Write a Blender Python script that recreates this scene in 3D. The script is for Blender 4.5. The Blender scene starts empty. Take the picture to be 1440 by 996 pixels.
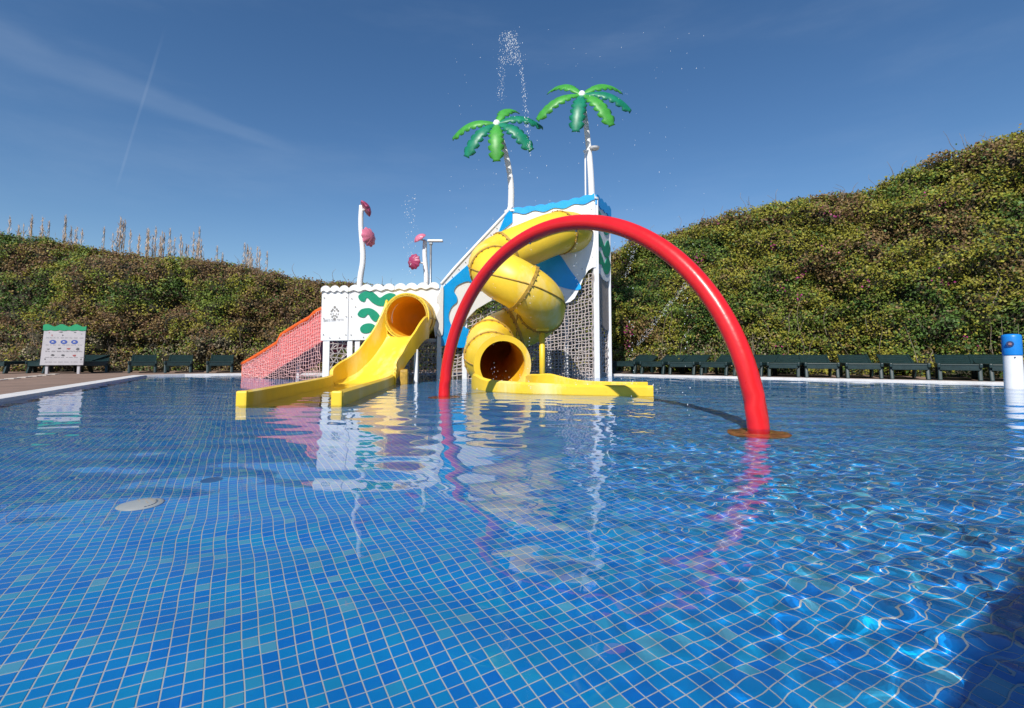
import bpy, bmesh, math, random
import numpy as np
from mathutils import Vector, Matrix
sc = bpy.context.scene
COL = sc.collection
R = math.radians
PI = math.pi
random.seed(4)
rng = np.random.default_rng(7)

# ------------------------------------------------------------------ camera
CAM_H = .55
cam = bpy.data.cameras.new('camera')
cam.sensor_width = 36
cam.lens = 17.5
cam.shift_y = -.0283
cam.clip_start = .02
cam.clip_end = 2000
camo = bpy.data.objects.new('camera', cam)
camo.location = (0, 0, CAM_H)
camo.rotation_euler = (R(93.5), 0, 0)
COL.objects.link(camo)
sc.camera = camo

# ------------------------------------------------------------------ light
SUN_AZ, SUN_EL = R(19), R(41)          # shadows run 19 degrees to the right of +Y
sun = bpy.data.lights.new('sun', 'SUN')
sun.energy = 4.9
sun.angle = R(.5)
sun.color = (1, .955, .88)
sun.cycles.is_caustics_light = True
suno = bpy.data.objects.new('sun', sun)
suno.rotation_euler = Vector((math.sin(SUN_AZ)*math.cos(SUN_EL), math.cos(SUN_AZ)*math.cos(SUN_EL), -math.sin(SUN_EL))).to_track_quat('-Z', 'Y').to_euler()
COL.objects.link(suno)
sc.view_settings.view_transform = 'Standard'
sc.view_settings.look = 'None'
sc.view_settings.exposure = 0.22
sc.cycles.caustics_reflective = False
sc.cycles.caustics_refractive = True
sc.cycles.max_bounces = 10
sc.cycles.transparent_max_bounces = 12

world = bpy.data.worlds.new('World')
sc.world = world
world.use_nodes = True
nt = world.node_tree
N, LK = nt.nodes, nt.links
bgn = N['Background']
sky = N.new('ShaderNodeTexSky')
sky.sky_type = 'NISHITA'
sky.sun_disc = False
sky.sun_elevation = SUN_EL
sky.sun_rotation = PI + SUN_AZ
sky.air_density = 1.0
sky.dust_density = .1
sky.ozone_density = 2.0
sky.altitude = 0
bgn.inputs[1].default_value = .096


def wmath(op, a, b=None, c=None, clamp=False):
    n = N.new('ShaderNodeMath'); n.operation = op; n.use_clamp = clamp
    for i, v in enumerate((a, b, c)):
        if v is None: continue
        if isinstance(v, (int, float)): n.inputs[i].default_value = v
        else: LK.new(v, n.inputs[i])
    return n.outputs[0]


def wdot(v, vec):
    n = N.new('ShaderNodeVectorMath'); n.operation = 'DOT_PRODUCT'
    LK.new(v, n.inputs[0]); n.inputs[1].default_value = vec
    return n.outputs['Value']


def smooth(v, a, b):
    n = N.new('ShaderNodeMapRange'); n.interpolation_type = 'SMOOTHSTEP'
    LK.new(v, n.inputs[0]); n.inputs[1].default_value = a; n.inputs[2].default_value = b
    return n.outputs[0]


tc = N.new('ShaderNodeTexCoord')
DIR = tc.outputs['Generated']
wn = N.new('ShaderNodeTexNoise'); wn.inputs['Scale'].default_value = 7; wn.inputs['Detail'].default_value = 6
LK.new(DIR, wn.inputs['Vector'])
# contrails: bands along two great circles of the sky, between two directions each


def trail(d0, d1, w0, w1, amp):
    a, b = Vector(d0).normalized(), Vector(d1).normalized()
    n = a.cross(b).normalized()
    t = n.cross(a).normalized()
    ang = a.angle(b)
    off = wmath('ADD', wdot(DIR, n), wmath('MULTIPLY', wmath('SUBTRACT', wn.outputs[0], .5), w0*.9))
    al = wmath('ARCTAN2', wdot(DIR, t), wdot(DIR, a))
    wid = wmath('ADD', w0, wmath('MULTIPLY', al, (w1-w0)/ang))
    band = smooth(wmath('DIVIDE', wmath('ABSOLUTE', off), wid), 1, .25)
    ends = wmath('MULTIPLY', smooth(al, -.35*ang, .1*ang), smooth(al, 1.08*ang, .8*ang))
    tex = wmath('ADD', .35, wmath('MULTIPLY', wn.outputs[0], 1.1))
    return wmath('MULTIPLY', wmath('MULTIPLY', wmath('MULTIPLY', band, ends), tex), amp)


t1 = trail((-1.029, .966, .632), (-.457, .976, .419), .034, .012, .085)
t2 = trail((-.721, .968, .582), (-.793, .980, .339), .0028, .0024, .07)
mp = N.new('ShaderNodeMapping'); mp.inputs['Scale'].default_value = (1.0, 1.6, 5.0); mp.inputs['Rotation'].default_value = (0, R(-14), 0)
LK.new(DIR, mp.inputs[0])
cn = N.new('ShaderNodeTexNoise'); cn.inputs['Scale'].default_value = 1.6; cn.inputs['Detail'].default_value = 7; cn.inputs['Roughness'].default_value = .6
LK.new(mp.outputs[0], cn.inputs['Vector'])
cir = wmath('MULTIPLY', smooth(cn.outputs[0], .45, .85), .10)
tot = wmath('ADD', wmath('ADD', t1, t2), cir, clamp=True)
mix = N.new('ShaderNodeMix'); mix.data_type = 'RGBA'
LK.new(tot, mix.inputs[0])
hsv = N.new('ShaderNodeHueSaturation'); hsv.inputs['Saturation'].default_value = 1.23
hsv.inputs['Hue'].default_value = .503
LK.new(sky.outputs[0], hsv.inputs['Color'])
LK.new(hsv.outputs[0], mix.inputs[6])
mix.inputs[7].default_value = (5.2, 6.2, 7.6, 1)
LK.new(mix.outputs[2], bgn.inputs[0])

# ------------------------------------------------------------------ materials
MATS = {}


def mat(name, color, rough=.5, var=.12, scale=6., bump=0., bscale=40., metallic=0, coat=0, spec=None, dirt_glare=None, sub=0):
    if name in MATS: return MATS[name]
    m = bpy.data.materials.new(name); m.use_nodes = True
    n, l = m.node_tree.nodes, m.node_tree.links
    b = n['Principled BSDF']
    b.inputs['Roughness'].default_value = rough
    b.inputs['Metallic'].default_value = metallic
    b.inputs['Coat Weight'].default_value = coat
    if spec is not None: b.inputs['Specular IOR Level'].default_value = spec
    co = n.new('ShaderNodeTexCoord')
    nz = n.new('ShaderNodeTexNoise'); nz.inputs['Scale'].default_value = scale; nz.inputs['Detail'].default_value = 6; nz.inputs['Roughness'].default_value = .65
    l.new(co.outputs['Object'], nz.inputs['Vector'])
    rp = n.new('ShaderNodeValToRGB')
    c = color
    rp.color_ramp.elements[0].position = .3; rp.color_ramp.elements[1].position = .7
    rp.color_ramp.elements[0].color = (*[x*(1-var) for x in c], 1)
    rp.color_ramp.elements[1].color = (*[min(1, x*(1+var*.6)) for x in c], 1)
    l.new(nz.outputs[0], rp.inputs[0])
    out = rp.outputs[0]
    if dirt_glare:
        n2 = n.new('ShaderNodeTexNoise'); n2.inputs['Scale'].default_value = dirt_glare[3]; n2.inputs['Detail'].default_value = 8; n2.inputs['Roughness'].default_value = .7
        m2 = n.new('ShaderNodeMapping'); m2.inputs['Scale'].default_value = (1, 1, .35)
        l.new(co.outputs['Object'], m2.inputs[0]); l.new(m2.outputs[0], n2.inputs['Vector'])
        r2 = n.new('ShaderNodeMapRange'); r2.inputs[1].default_value = .52; r2.inputs[2].default_value = .75; r2.inputs[4].default_value = dirt_glare[4]
        l.new(n2.outputs[0], r2.inputs[0])
        mx = n.new('ShaderNodeMix'); mx.data_type = 'RGBA'
        l.new(r2.outputs[0], mx.inputs[0]); l.new(out, mx.inputs[6]); mx.inputs[7].default_value = (*dirt_glare[:3], 1)
        out = mx.outputs[2]
    l.new(out, b.inputs['Base Color'])
    rr = n.new('ShaderNodeMapRange'); rr.inputs[3].default_value = max(0, rough-.1); rr.inputs[4].default_value = min(1, rough+.12)
    l.new(nz.outputs[0], rr.inputs[0]); l.new(rr.outputs[0], b.inputs['Roughness'])
    if bump:
        nb = n.new('ShaderNodeTexNoise'); nb.inputs['Scale'].default_value = bscale; nb.inputs['Detail'].default_value = 4
        l.new(co.outputs['Object'], nb.inputs['Vector'])
        bp = n.new('ShaderNodeBump'); bp.inputs['Strength'].default_value = bump; bp.inputs['Distance'].default_value = .02
        l.new(nb.outputs[0], bp.inputs['Height']); l.new(bp.outputs[0], b.inputs['Normal'])
    MATS[name] = m
    return m


WHITE = mat('white_panel', (.80, .80, .81), .42, .05, 3, dirt_glare=(.55, .52, .46, 2.0, .35))
WHITEP = mat('white_paint', (.78, .78, .79), .35, .06, 5)
YEL = mat('yellow_gelcoat', (.84, .56, .035), .42, .10, 2.2, dirt_glare=(.86, .72, .36, 1.1, .9))  # pale mix: faded gelcoat plus sunlit highlights put into the colour
YELS = mat('yellow_flange', (.46, .28, .04), .6, .45, 14)
YELIN = mat('yellow_gelcoat_inside', (.86, .44, .02), .4, .10, 3, coat=.2)
RED = mat('red_gelcoat', (.70, .012, .016), .30, .10, 5, bump=.05, bscale=30, coat=.15)
ORANGE = mat('orange_rail', (.80, .115, .012), .4, .12, 6)
PINK = mat('pink_bed', (.80, .20, .19), .45, .12, 4)
BLUE = mat('blue_panel', (.002, .34, .80), .38, .10, 4)
DBLUE = mat('bollard_blue', (.008, .20, .60), .35, .08, 4)
GREENP = mat('green_panel', (.008, .27, .155), .42, .12, 6)
LGREEN = mat('frond_light_green', (.05, .30, .035), .45, .22, 5)
TEAL = mat('frond_teal', (.006, .19, .10), .42, .22, 5)
FLOWER = mat('flower_pink', (.62, .17, .26), .4, .2, 6)
FLOWERD = mat('flower_rose', (.36, .045, .12), .4, .2, 6)
ROPE = mat('rope', (.46, .40, .38), .9, .3, 30)
TAUPE_SHADE = mat('panel_shade_taupe', (.30, .255, .235), .6, .2, 6)  # shade on a white panel, put into its colour as taupe
GREY = mat('grey_metal', (.32, .33, .34), .4, .15, 8, metallic=.6)
DARK = mat('dark_print', (.07, .07, .08), .6, .2, 20)
SIGNW = mat('sign_white', (.40, .385, .41), .5, .08, 5)
SIGNB = mat('sign_blue', (.03, .07, .30), .5, .1, 10)
SIGNG = mat('sign_green', (.005, .26, .11), .5, .15, 8)
LOUNGE = mat('lounger_green', (.008, .027, .029), .45, .25, 9)
COPING = mat('coping_stone', (.62, .60, .585), .7, .15, 5, bump=.2, bscale=60)
DECK = mat('deck_paving', (.235, .155, .115), .85, .25, 1.2, bump=.3, bscale=40, dirt_glare=(.12, .085, .065, .8, .5))
DECKL = mat('pale_paver', (.52, .47, .42), .8, .15, 5)
RUST = mat('foot_plate', (.42, .13, .05), .6, .35, 14)
WALLW = mat('shadow_block_render', (.62, .58, .52), .85, .1, 3)  # for the unseen block added to cast the roof shadow
LID = mat('lid_plastic', (.62, .61, .54), .45, .12, 12)
REED = mat('reed_stem', (.30, .22, .12), .85, .3, 8)
PLUME = mat('reed_plume', (.50, .38, .29), .9, .3, 8)
BARK = mat('twig_bark', (.24, .19, .14), .9, .35, 10)
PETAL = mat('bract', (.34, .025, .16), .6, .3, 9)
CORE = mat('hedge_gap_shade', (.030, .028, .014), .95, .5, 3)  # dark sheet behind the leaves; shade of the gaps put into its colour


def grid_nodes(m, grout):
    """mosaic tile colour from world position: pitch .0375, turned 29 degrees"""
    n, l = m.node_tree.nodes, m.node_tree.links
    b = n['Principled BSDF']
    g = n.new('ShaderNodeNewGeometry')
    mpn = n.new('ShaderNodeVectorMath'); mpn.operation = 'DOT_PRODUCT'; mpn.inputs[1].default_value = (.8733/.0375, .4872/.0375, 0)
    mp2 = n.new('ShaderNodeVectorMath'); mp2.operation = 'DOT_PRODUCT'; mp2.inputs[1].default_value = (-.4872/.0375, .8733/.0375, 0)
    l.new(g.outputs['Position'], mpn.inputs[0]); l.new(g.outputs['Position'], mp2.inputs[0])
    u, v = mpn.outputs['Value'], mp2.outputs['Value']

    def mth(op, a, bb=None):
        q = n.new('ShaderNodeMath'); q.operation = op
        for i, z in enumerate((a, bb)):
            if z is None: continue
            if isinstance(z, (int, float)): q.inputs[i].default_value = z
            else: l.new(z, q.inputs[i])
        return q.outputs[0]
    cb = n.new('ShaderNodeCombineXYZ'); l.new(mth('FLOOR', u), cb.inputs[0]); l.new(mth('FLOOR', v), cb.inputs[1])
    wnz = n.new('ShaderNodeTexWhiteNoise'); wnz.noise_dimensions = '2D'; l.new(cb.outputs[0], wnz.inputs['Vector'])
    rp = n.new('ShaderNodeValToRGB'); cr = rp.color_ramp
    pal = [(0, (.0, .185, .68)), (.2, (.0, .215, .70)), (.45, (.0, .25, .70)), (.7, (.0, .28, .69)), (.88, (.003, .32, .66)), (.96, (.04, .37, .62)), (1, (.12, .42, .60))]
    cr.elements[0].position = 0; cr.elements[0].color = (*pal[0][1], 1)
    cr.elements[1].position = 1; cr.elements[1].color = (*pal[-1][1], 1)
    for p, c in pal[1:-1]:
        e = cr.elements.new(p); e.color = (*c, 1)
    l.new(wnz.outputs['Value'], rp.inputs[0])
    nz = n.new('ShaderNodeTexNoise'); nz.inputs['Scale'].default_value = 38; nz.inputs['Detail'].default_value = 4
    l.new(g.outputs['Position'], nz.inputs['Vector'])
    r2 = n.new('ShaderNodeMapRange'); r2.inputs[1].default_value = .56; r2.inputs[2].default_value = .8; r2.inputs[4].default_value = .3
    l.new(nz.outputs[0], r2.inputs[0])
    mx = n.new('ShaderNodeMix'); mx.data_type = 'RGBA'
    l.new(r2.outputs[0], mx.inputs[0]); l.new(rp.outputs[0], mx.inputs[6]); mx.inputs[7].default_value = (.01, .33, .66, 1)
    out = mx.outputs[2]
    if grout:
        fu = mth('ABSOLUTE', mth('SUBTRACT', mth('FRACT', u), .5)); fv = mth('ABSOLUTE', mth('SUBTRACT', mth('FRACT', v), .5))
        gm = mth('GREATER_THAN', mth('MAXIMUM', fu, fv), .456)
        m3 = n.new('ShaderNodeMix'); m3.data_type = 'RGBA'
        l.new(gm, m3.inputs[0]); l.new(out, m3.inputs[6]); m3.inputs[7].default_value = (.56, .59, .58, 1)
        out = m3.outputs[2]
    l.new(out, b.inputs['Base Color'])
    b.inputs['Roughness'].default_value = .35


FLOORM = bpy.data.materials.new('mosaic_floor'); FLOORM.use_nodes = True; grid_nodes(FLOORM, True)
TILEM = bpy.data.materials.new('mosaic_tile'); TILEM.use_nodes = True; grid_nodes(TILEM, False)
WALLT = mat('pool_wall_tile', (.01, .13, .42), .3, .3, 24)
WATER = bpy.data.materials.new('water'); WATER.use_nodes = True
wb = WATER.node_tree.nodes['Principled BSDF']
wb.inputs['Base Color'].default_value = (1, 1, 1, 1)
wb.inputs['Roughness'].default_value = 0
wb.inputs['IOR'].default_value = 1.33
wb.inputs['Transmission Weight'].default_value = 1
DROP = mat('water_drop', (.85, .88, .92), .15, .05, 5)


def leafmat(name):
    m = bpy.data.materials.new(name); m.use_nodes = True
    n, l = m.node_tree.nodes, m.node_tree.links
    b = n['Principled BSDF']; b.inputs['Roughness'].default_value = .55; b.inputs['Specular IOR Level'].default_value = .3
    a = n.new('ShaderNodeAttribute'); a.attribute_name = 'col'
    l.new(a.outputs['Color'], b.inputs['Base Color'])
    t = n.new('ShaderNodeBsdfTranslucent'); l.new(a.outputs['Color'], t.inputs['Color'])
    mx = n.new('ShaderNodeMixShader'); mx.inputs[0].default_value = .25
    l.new(b.outputs[0], mx.inputs[1]); l.new(t.outputs[0], mx.inputs[2])
    l.new(mx.outputs[0], n['Material Output'].inputs[0])
    return m


LEAF = leafmat('leaf')

# ------------------------------------------------------------------ helpers


def link_mesh(name, V, F, m, parent=None, smooth=False, origin=None):
    me = bpy.data.meshes.new(name)
    V = np.asarray(V, float)
    if origin is not None: V = V - np.asarray(origin, float)
    elif parent is not None and parent.parent is None: V = V - np.asarray(parent.location, float)
    elif parent is not None: V = V - np.asarray(parent.parent.location, float) - np.asarray(parent.location, float)
    me.from_pydata(V.tolist(), [], [tuple(int(i) for i in f) for f in F])
    if smooth: me.polygons.foreach_set('use_smooth', [True]*len(me.polygons))
    me.materials.append(m)
    me.update()
    o = bpy.data.objects.new(name, me)
    COL.objects.link(o)
    if parent is not None: o.parent = parent
    if origin is not None and parent is None: o.location = origin
    return o


def fast_quads(name, V, m, parent=None, cols=None, smooth=False):
    """V: (n,4,3) loose quads in world coordinates"""
    n = len(V)
    V = V.reshape(-1, 3).astype(np.float32)
    if parent is not None: V = V - np.asarray(parent.location, np.float32)
    me = bpy.data.meshes.new(name)
    me.vertices.add(n*4); me.loops.add(n*4); me.polygons.add(n)
    me.vertices.foreach_set('co', V.ravel())
    me.loops.foreach_set('vertex_index', np.arange(n*4, dtype=np.int32))
    me.polygons.foreach_set('loop_start', np.arange(0, n*4, 4, dtype=np.int32))
    me.polygons.foreach_set('loop_total', np.full(n, 4, np.int32))
    me.update()
    if cols is not None:
        at = me.color_attributes.new('col', 'FLOAT_COLOR', 'POINT')
        c = np.ones((n, 4, 4), np.float32); c[:, :, :3] = cols[:, None, :]
        at.data.foreach_set('color', c.ravel())
    me.materials.append(m)
    o = bpy.data.objects.new(name, me); COL.objects.link(o)
    if parent is not None: o.parent = parent
    return o


def grid_mesh(name, X, Y, Z, m, parent=None, flip=False):
    a, b = X.shape
    V = np.stack([X, Y, Z], -1).reshape(-1, 3).astype(np.float32)
    if parent is not None: V = V - np.asarray(parent.location, np.float32)
    i = np.arange(a*b, dtype=np.int32).reshape(a, b)
    F = np.stack([i[:-1, :-1], i[:-1, 1:], i[1:, 1:], i[1:, :-1]], -1).reshape(-1, 4)
    if flip: F = F[:, ::-1]
    n = len(F)
    me = bpy.data.meshes.new(name)
    me.vertices.add(len(V)); me.loops.add(n*4); me.polygons.add(n)
    me.vertices.foreach_set('co', V.ravel())
    me.loops.foreach_set('vertex_index', np.ascontiguousarray(F).ravel())
    me.polygons.foreach_set('loop_start', np.arange(0, n*4, 4, dtype=np.int32))
    me.polygons.foreach_set('loop_total', np.full(n, 4, np.int32))
    me.polygons.foreach_set('use_smooth', np.ones(n, bool))
    me.update()
    me.materials.append(m)
    o = bpy.data.objects.new(name, me); COL.objects.link(o)
    if parent is not None: o.parent = parent
    return o


def thing(name, label, cat, loc=(0, 0, 0), rz=0, group=None):
    o = bpy.data.objects.new(name, None)
    o.empty_display_size = .2
    COL.objects.link(o)
    o.location = loc; o.rotation_euler = (0, 0, rz)
    return tag(o, label, cat, group)


def tag(o, label=None, cat=None, group=None, kind=None):
    if label: o['label'] = label
    if cat: o['category'] = cat
    if group: o['group'] = group
    if kind: o['kind'] = kind
    return o


def copy_tree(o, parent=None):
    c = o.copy(); COL.objects.link(c); c.parent = parent
    for ch in list(o.children): copy_tree(ch, c)
    return c


def catmull(P, n=8, closed=False):
    P = np.asarray(P, float); k = len(P); out = []
    rngk = range(k if closed else k-1)
    for i in rngk:
        if closed: a, b, c, d = P[(i-1) % k], P[i], P[(i+1) % k], P[(i+2) % k]
        else: a, b, c, d = P[max(i-1, 0)], P[i], P[i+1], P[min(i+2, k-1)]
        for t in np.linspace(0, 1, n, endpoint=False):
            out.append(.5*((2*b)+(c-a)*t+(2*a-5*b+4*c-d)*t*t+(3*b-a-3*c+d)*t**3))
    if not closed: out.append(P[-1])
    return np.array(out)


def box_vf(c, s, rz=0):
    x, y, z = [q/2 for q in s]
    V = np.array([(-x, -y, -z), (x, -y, -z), (x, y, -z), (-x, y, -z), (-x, -y, z), (x, -y, z), (x, y, z), (-x, y, z)])
    cr, sr = math.cos(rz), math.sin(rz)
    V = V @ np.array([[cr, sr, 0], [-sr, cr, 0], [0, 0, 1]]) + np.array(c)
    return V, [(0, 3, 2, 1), (4, 5, 6, 7), (0, 1, 5, 4), (1, 2, 6, 5), (2, 3, 7, 6), (3, 0, 4, 7)]


def bbox_vf(c, s, rz=0, bev=.01):
    """box with bevelled edges"""
    bm = bmesh.new()
    V, F = box_vf((0, 0, 0), s)
    vs = [bm.verts.new(v) for v in V]
    for f in F: bm.faces.new([vs[i] for i in f])
    bmesh.ops.bevel(bm, geom=list(bm.edges), offset=min(bev, min(s)*.45), segments=2, profile=.6, affect='EDGES')
    bm.verts.index_update()
    cr, sr = math.cos(rz), math.sin(rz)
    V = np.array([v.co[:] for v in bm.verts]) @ np.array([[cr, sr, 0], [-sr, cr, 0], [0, 0, 1]]) + np.array(c)
    F = [[v.index for v in f.verts] for f in bm.faces]
    bm.free()
    return V, F


def join(*vfs):
    V, F, k = [], [], 0
    for v, f in vfs:
        V.append(np.asarray(v, float)); F += [tuple(i+k for i in q) for q in f]; k += len(v)
    return np.concatenate(V), F


def frames(path):
    path = np.asarray(path, float)
    T = np.gradient(path, axis=0); T /= np.linalg.norm(T, axis=1)[:, None]
    S, U = [], []
    for t in T:
        up = np.array([0, 0, 1.]) if abs(t[2]) < .985 else np.array([0, 1., 0])
        s = np.cross(t, up); s /= np.linalg.norm(s)
        S.append(s); U.append(np.cross(s, t))
    # keep the frame from flipping
    for i in range(1, len(S)):
        if np.dot(S[i], S[i-1]) < 0: S[i] = -S[i]; U[i] = -U[i]
    return path, T, np.array(S), np.array(U)


def tube_vf(path, r, sides=12, caps=True):
    P, T, S, U = frames(path)
    r = np.broadcast_to(np.asarray(r, float), (len(P),))
    a = np.linspace(0, 2*PI, sides, endpoint=False)
    V = (P[:, None] + r[:, None, None]*(np.cos(a)[None, :, None]*S[:, None]+np.sin(a)[None, :, None]*U[:, None])).reshape(-1, 3)
    F = []
    for i in range(len(P)-1):
        for j in range(sides):
            k = (j+1) % sides
            F.append((i*sides+j, i*sides+k, (i+1)*sides+k, (i+1)*sides+j))
    if caps:
        F.append(tuple(range(sides))[::-1]); F.append(tuple((len(P)-1)*sides+j for j in range(sides)))
    return V, F


def lathe_vf(prof, c=(0, 0, 0), sides=24):
    prof = np.asarray(prof, float)
    a = np.linspace(0, 2*PI, sides, endpoint=False)
    V = np.stack([prof[:, 0, None]*np.cos(a), prof[:, 0, None]*np.sin(a), np.repeat(prof[:, 1, None], sides, 1)], -1).reshape(-1, 3)+np.array(c)
    F = []
    for i in range(len(prof)-1):
        for j in range(sides):
            k = (j+1) % sides
            F.append((i*sides+j, i*sides+k, (i+1)*sides+k, (i+1)*sides+j))
    F.append(tuple(range(sides))[::-1]); F.append(tuple((len(prof)-1)*sides+j for j in range(sides)))
    return V, F


class Plane:
    """vertical plane through a and b; local (s along, z up), front = towards the camera side"""

    def __init__(s, a, b):
        s.P = np.array([*a, 0.]); t = np.array([b[0]-a[0], b[1]-a[1], 0.]); s.L = np.linalg.norm(t); s.t = t/s.L
        s.n = np.array([s.t[1], -s.t[0], 0])

    def pt(s, u, z, off=0): return s.P+s.t*u+s.n*off+np.array([0, 0, z])

    def prism(s, pts, off0, off1):
        pts = [tuple(p) for p in pts]
        ar = sum(pts[i][0]*pts[(i+1) % len(pts)][1]-pts[(i+1) % len(pts)][0]*pts[i][1] for i in range(len(pts)))
        if ar < 0: pts = pts[::-1]
        k = len(pts)
        V = [s.pt(u, z, off1) for u, z in pts]+[s.pt(u, z, off0) for u, z in pts]
        F = [tuple(range(k)), tuple(range(2*k-1, k-1, -1))]
        F += [(i, k+i, k+(i+1) % k, (i+1) % k) for i in range(k)]
        return np.array(V), F


def vnoise(x, y, seed=0):
    """2D value noise, vectorised"""
    xi, yi = np.floor(x).astype(int), np.floor(y).astype(int)
    fx, fy = x-xi, y-yi
    fx = fx*fx*(3-2*fx); fy = fy*fy*(3-2*fy)

    def h(a, b):
        q = np.sin(a*127.1+b*311.7+seed*74.7)*43758.5453
        return q-np.floor(q)
    return (h(xi, yi)*(1-fx)+h(xi+1, yi)*fx)*(1-fy)+(h(xi, yi+1)*(1-fx)+h(xi+1, yi+1)*fx)*fy


def fbm(x, y, seed=0, oc=4):
    v, a, s = 0, .5, 0
    for o in range(oc):
        v = v+a*vnoise(x*2**o, y*2**o, seed+o*13); s += a; a *= .5
    return v/s


def sstep(x, a, b):
    t = np.clip((x-a)/(b-a), 0, 1)
    return t*t*(3-2*t)


# ------------------------------------------------------------------ the pool and its ground
POOL = [(-2.0, -3.18), (-4.04, 1.9), (-6.01, 5.89), (-9.46, 12.92), (-8.9, 13.6), (-7.6, 14.09), (-4.0, 14.6), (0.0, 14.75), (2.0, 14.2), (2.9, 13.6),
        (6.1, 11.53), (9.27, 9.46), (12.2, 7.5), (11.8, 6.4), (4.9, 1.6)]
POOL = np.array(POOL)
DEPTH = .28
pc = np.array([0, 5.0])


def offset_outline(P, d):
    k = len(P); out = []
    for i in range(k):
        a, b, c = P[i-1], P[i], P[(i+1) % k]
        e1, e2 = (b-a)/np.linalg.norm(b-a), (c-b)/np.linalg.norm(c-b)
        n1, n2 = np.array([-e1[1], e1[0]]), np.array([-e2[1], e2[0]])
        n = (n1+n2)/np.linalg.norm(n1+n2)
        if np.dot(n, b-pc) < 0: n = -n
        out.append(b+n*d/max(.4, np.dot(n, n1 if np.dot(n1, b-pc) > 0 else -n1)))
    return np.array(out)


def ring(A, B, za, zb):
    k = len(A)
    V = [(*p, za) for p in A]+[(*p, zb) for p in B]
    F = [(i, (i+1) % k, k+(i+1) % k, k+i) for i in range(k)]
    return V, F


O1 = offset_outline(POOL, .30)
far = np.array([pc+(p-pc)/np.linalg.norm(p-pc)*900 for p in O1])
mid = np.array([pc+(p-pc)/np.linalg.norm(p-pc)*26 for p in O1])
V, F = join(ring(O1, mid, .03, .03), ring(mid, far, .03, .03))
ground = tag(link_mesh('ground', V, [f[::-1] for f in F] if True else F, DECK), kind='structure')
O0 = offset_outline(POOL, 0)
V, F = join(ring(O0, O1, .042, .042), ring(O0, O0, .042, -.05), ring(O1, O1, .042, .0))
tag(link_mesh('pool_coping', V, F, COPING), kind='structure')
OW = offset_outline(POOL, .015)
V, F = ring(OW, OW, .03, -DEPTH-.02)
tag(link_mesh('pool_wall', V, F, WALLT), kind='structure')
for o in ('ground', 'pool_coping', 'pool_wall'):
    bm = bmesh.new(); bm.from_mesh(bpy.data.objects[o].data)
    bmesh.ops.remove_doubles(bm, verts=bm.verts, dist=1e-5); bmesh.ops.recalc_face_normals(bm, faces=bm.faces)
    bm.to_mesh(bpy.data.objects[o].data); bm.free()
V = [(-14, -6, -DEPTH), (18, -6, -DEPTH), (18, 17, -DEPTH), (-14, 17, -DEPTH)]
pool_floor = tag(link_mesh('pool_floor', V, [(0, 1, 2, 3)], FLOORM), kind='structure')
pool_floor.cycles.is_caustics_receiver = True

# mosaic tiles: each 36 mm, 1.5 mm proud of the grout
PIT = .0375
E2 = np.array([.8733, .4872]); E1 = np.array([-.4872, .8733])
iu, iv = np.meshgrid(np.arange(-140, 240), np.arange(-40, 240))
iu, iv = iu.ravel(), iv.ravel()
cx = (iu+.5)[:, None]*PIT*E2+(iv+.5)[:, None]*PIT*E1
dist = cx[:, 1]
keep = (cx[:, 1] > .55) & (cx[:, 1] < 4.6) & (np.abs(cx[:, 0]) < .35+cx[:, 1]*1.12)
cx = cx[keep]
inview = (np.abs(cx[:, 0]) < cx[:, 1]*1.03) & (cx[:, 1] > 1.03)
key = np.where(inview, cx[:, 1]+.02*np.abs(cx[:, 0]), 99)
order = np.argsort(key)
near, rest = cx[order[:300]], cx[order[300:]]
hw, hb, th = PIT*.456, PIT*.462, .0015
tv = []
for z, w in ((th, hw-.0012), (th*.55, hw), (-.0005, hb)):
    for a, b in ((-1, -1), (1, -1), (1, 1), (-1, 1)):
        q = E2*w*a+E1*w*b
        tv.append((q[0], q[1], z))
tf = [(0, 1, 2, 3)]+[(4+i, 4+(i+1) % 4, (i+1) % 4, i) for i in range(4)]+[(8+i, 8+(i+1) % 4, 4+(i+1) % 4, 4+i) for i in range(4)]
tme = bpy.data.meshes.new('tile'); tme.from_pydata(tv, [], tf); tme.materials.append(TILEM)
for p in near:
    o = bpy.data.objects.new('tile', tme); COL.objects.link(o); o.parent = pool_floor
    o.location = (p[0], p[1], -DEPTH); o.cycles.is_caustics_receiver = True
tv = np.array(tv, np.float32)
Q = np.array([[tv[i] for i in f] for f in tf[:5]], np.float32)          # top and chamfer
ctr = np.c_[rest, np.full(len(rest), -DEPTH)].astype(np.float32)
field = fast_quads('tile_field', (ctr[:, None, None, :]+Q[None]).reshape(-1, 4, 3), TILEM, pool_floor)
field['kind'] = 'stuff'; field.cycles.is_caustics_receiver = True

# water surface: real waves


def spaced(a0, a1, f):
    out = [a0]
    while out[-1] < a1: out.append(out[-1]+f(out[-1]))
    return np.array(out)


ys = spaced(-4.2, 14.9, lambda y: .12 if y < .2 else (.05 if y < .5 else max(.014, min(.07, .0065*y))))
xp = spaced(0, 15.2, lambda x: max(.014, min(.12, .014+.012*max(0, x-1.3))))
xs = np.concatenate([-xp[::-1][:-1], xp]); xs = xs[xs > -10]
X, Y = np.meshgrid(xs, ys)
res = np.maximum(np.interp(Y, (ys[1:]+ys[:-1])/2, np.diff(ys)), np.interp(np.abs(X), (xp[1:]+xp[:-1])/2, np.diff(xp)))
side = X-.13*Y-.05
patch = fbm(X*.9+3, Y*.7, 3, 3)
rough = np.clip(sstep(side+.9*(patch-.5), -.35, .85)+.35*sstep(Y, 4.2, 7.5), 0, 1)
Z = np.zeros_like(X)
wr = np.random.default_rng(21)


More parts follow.
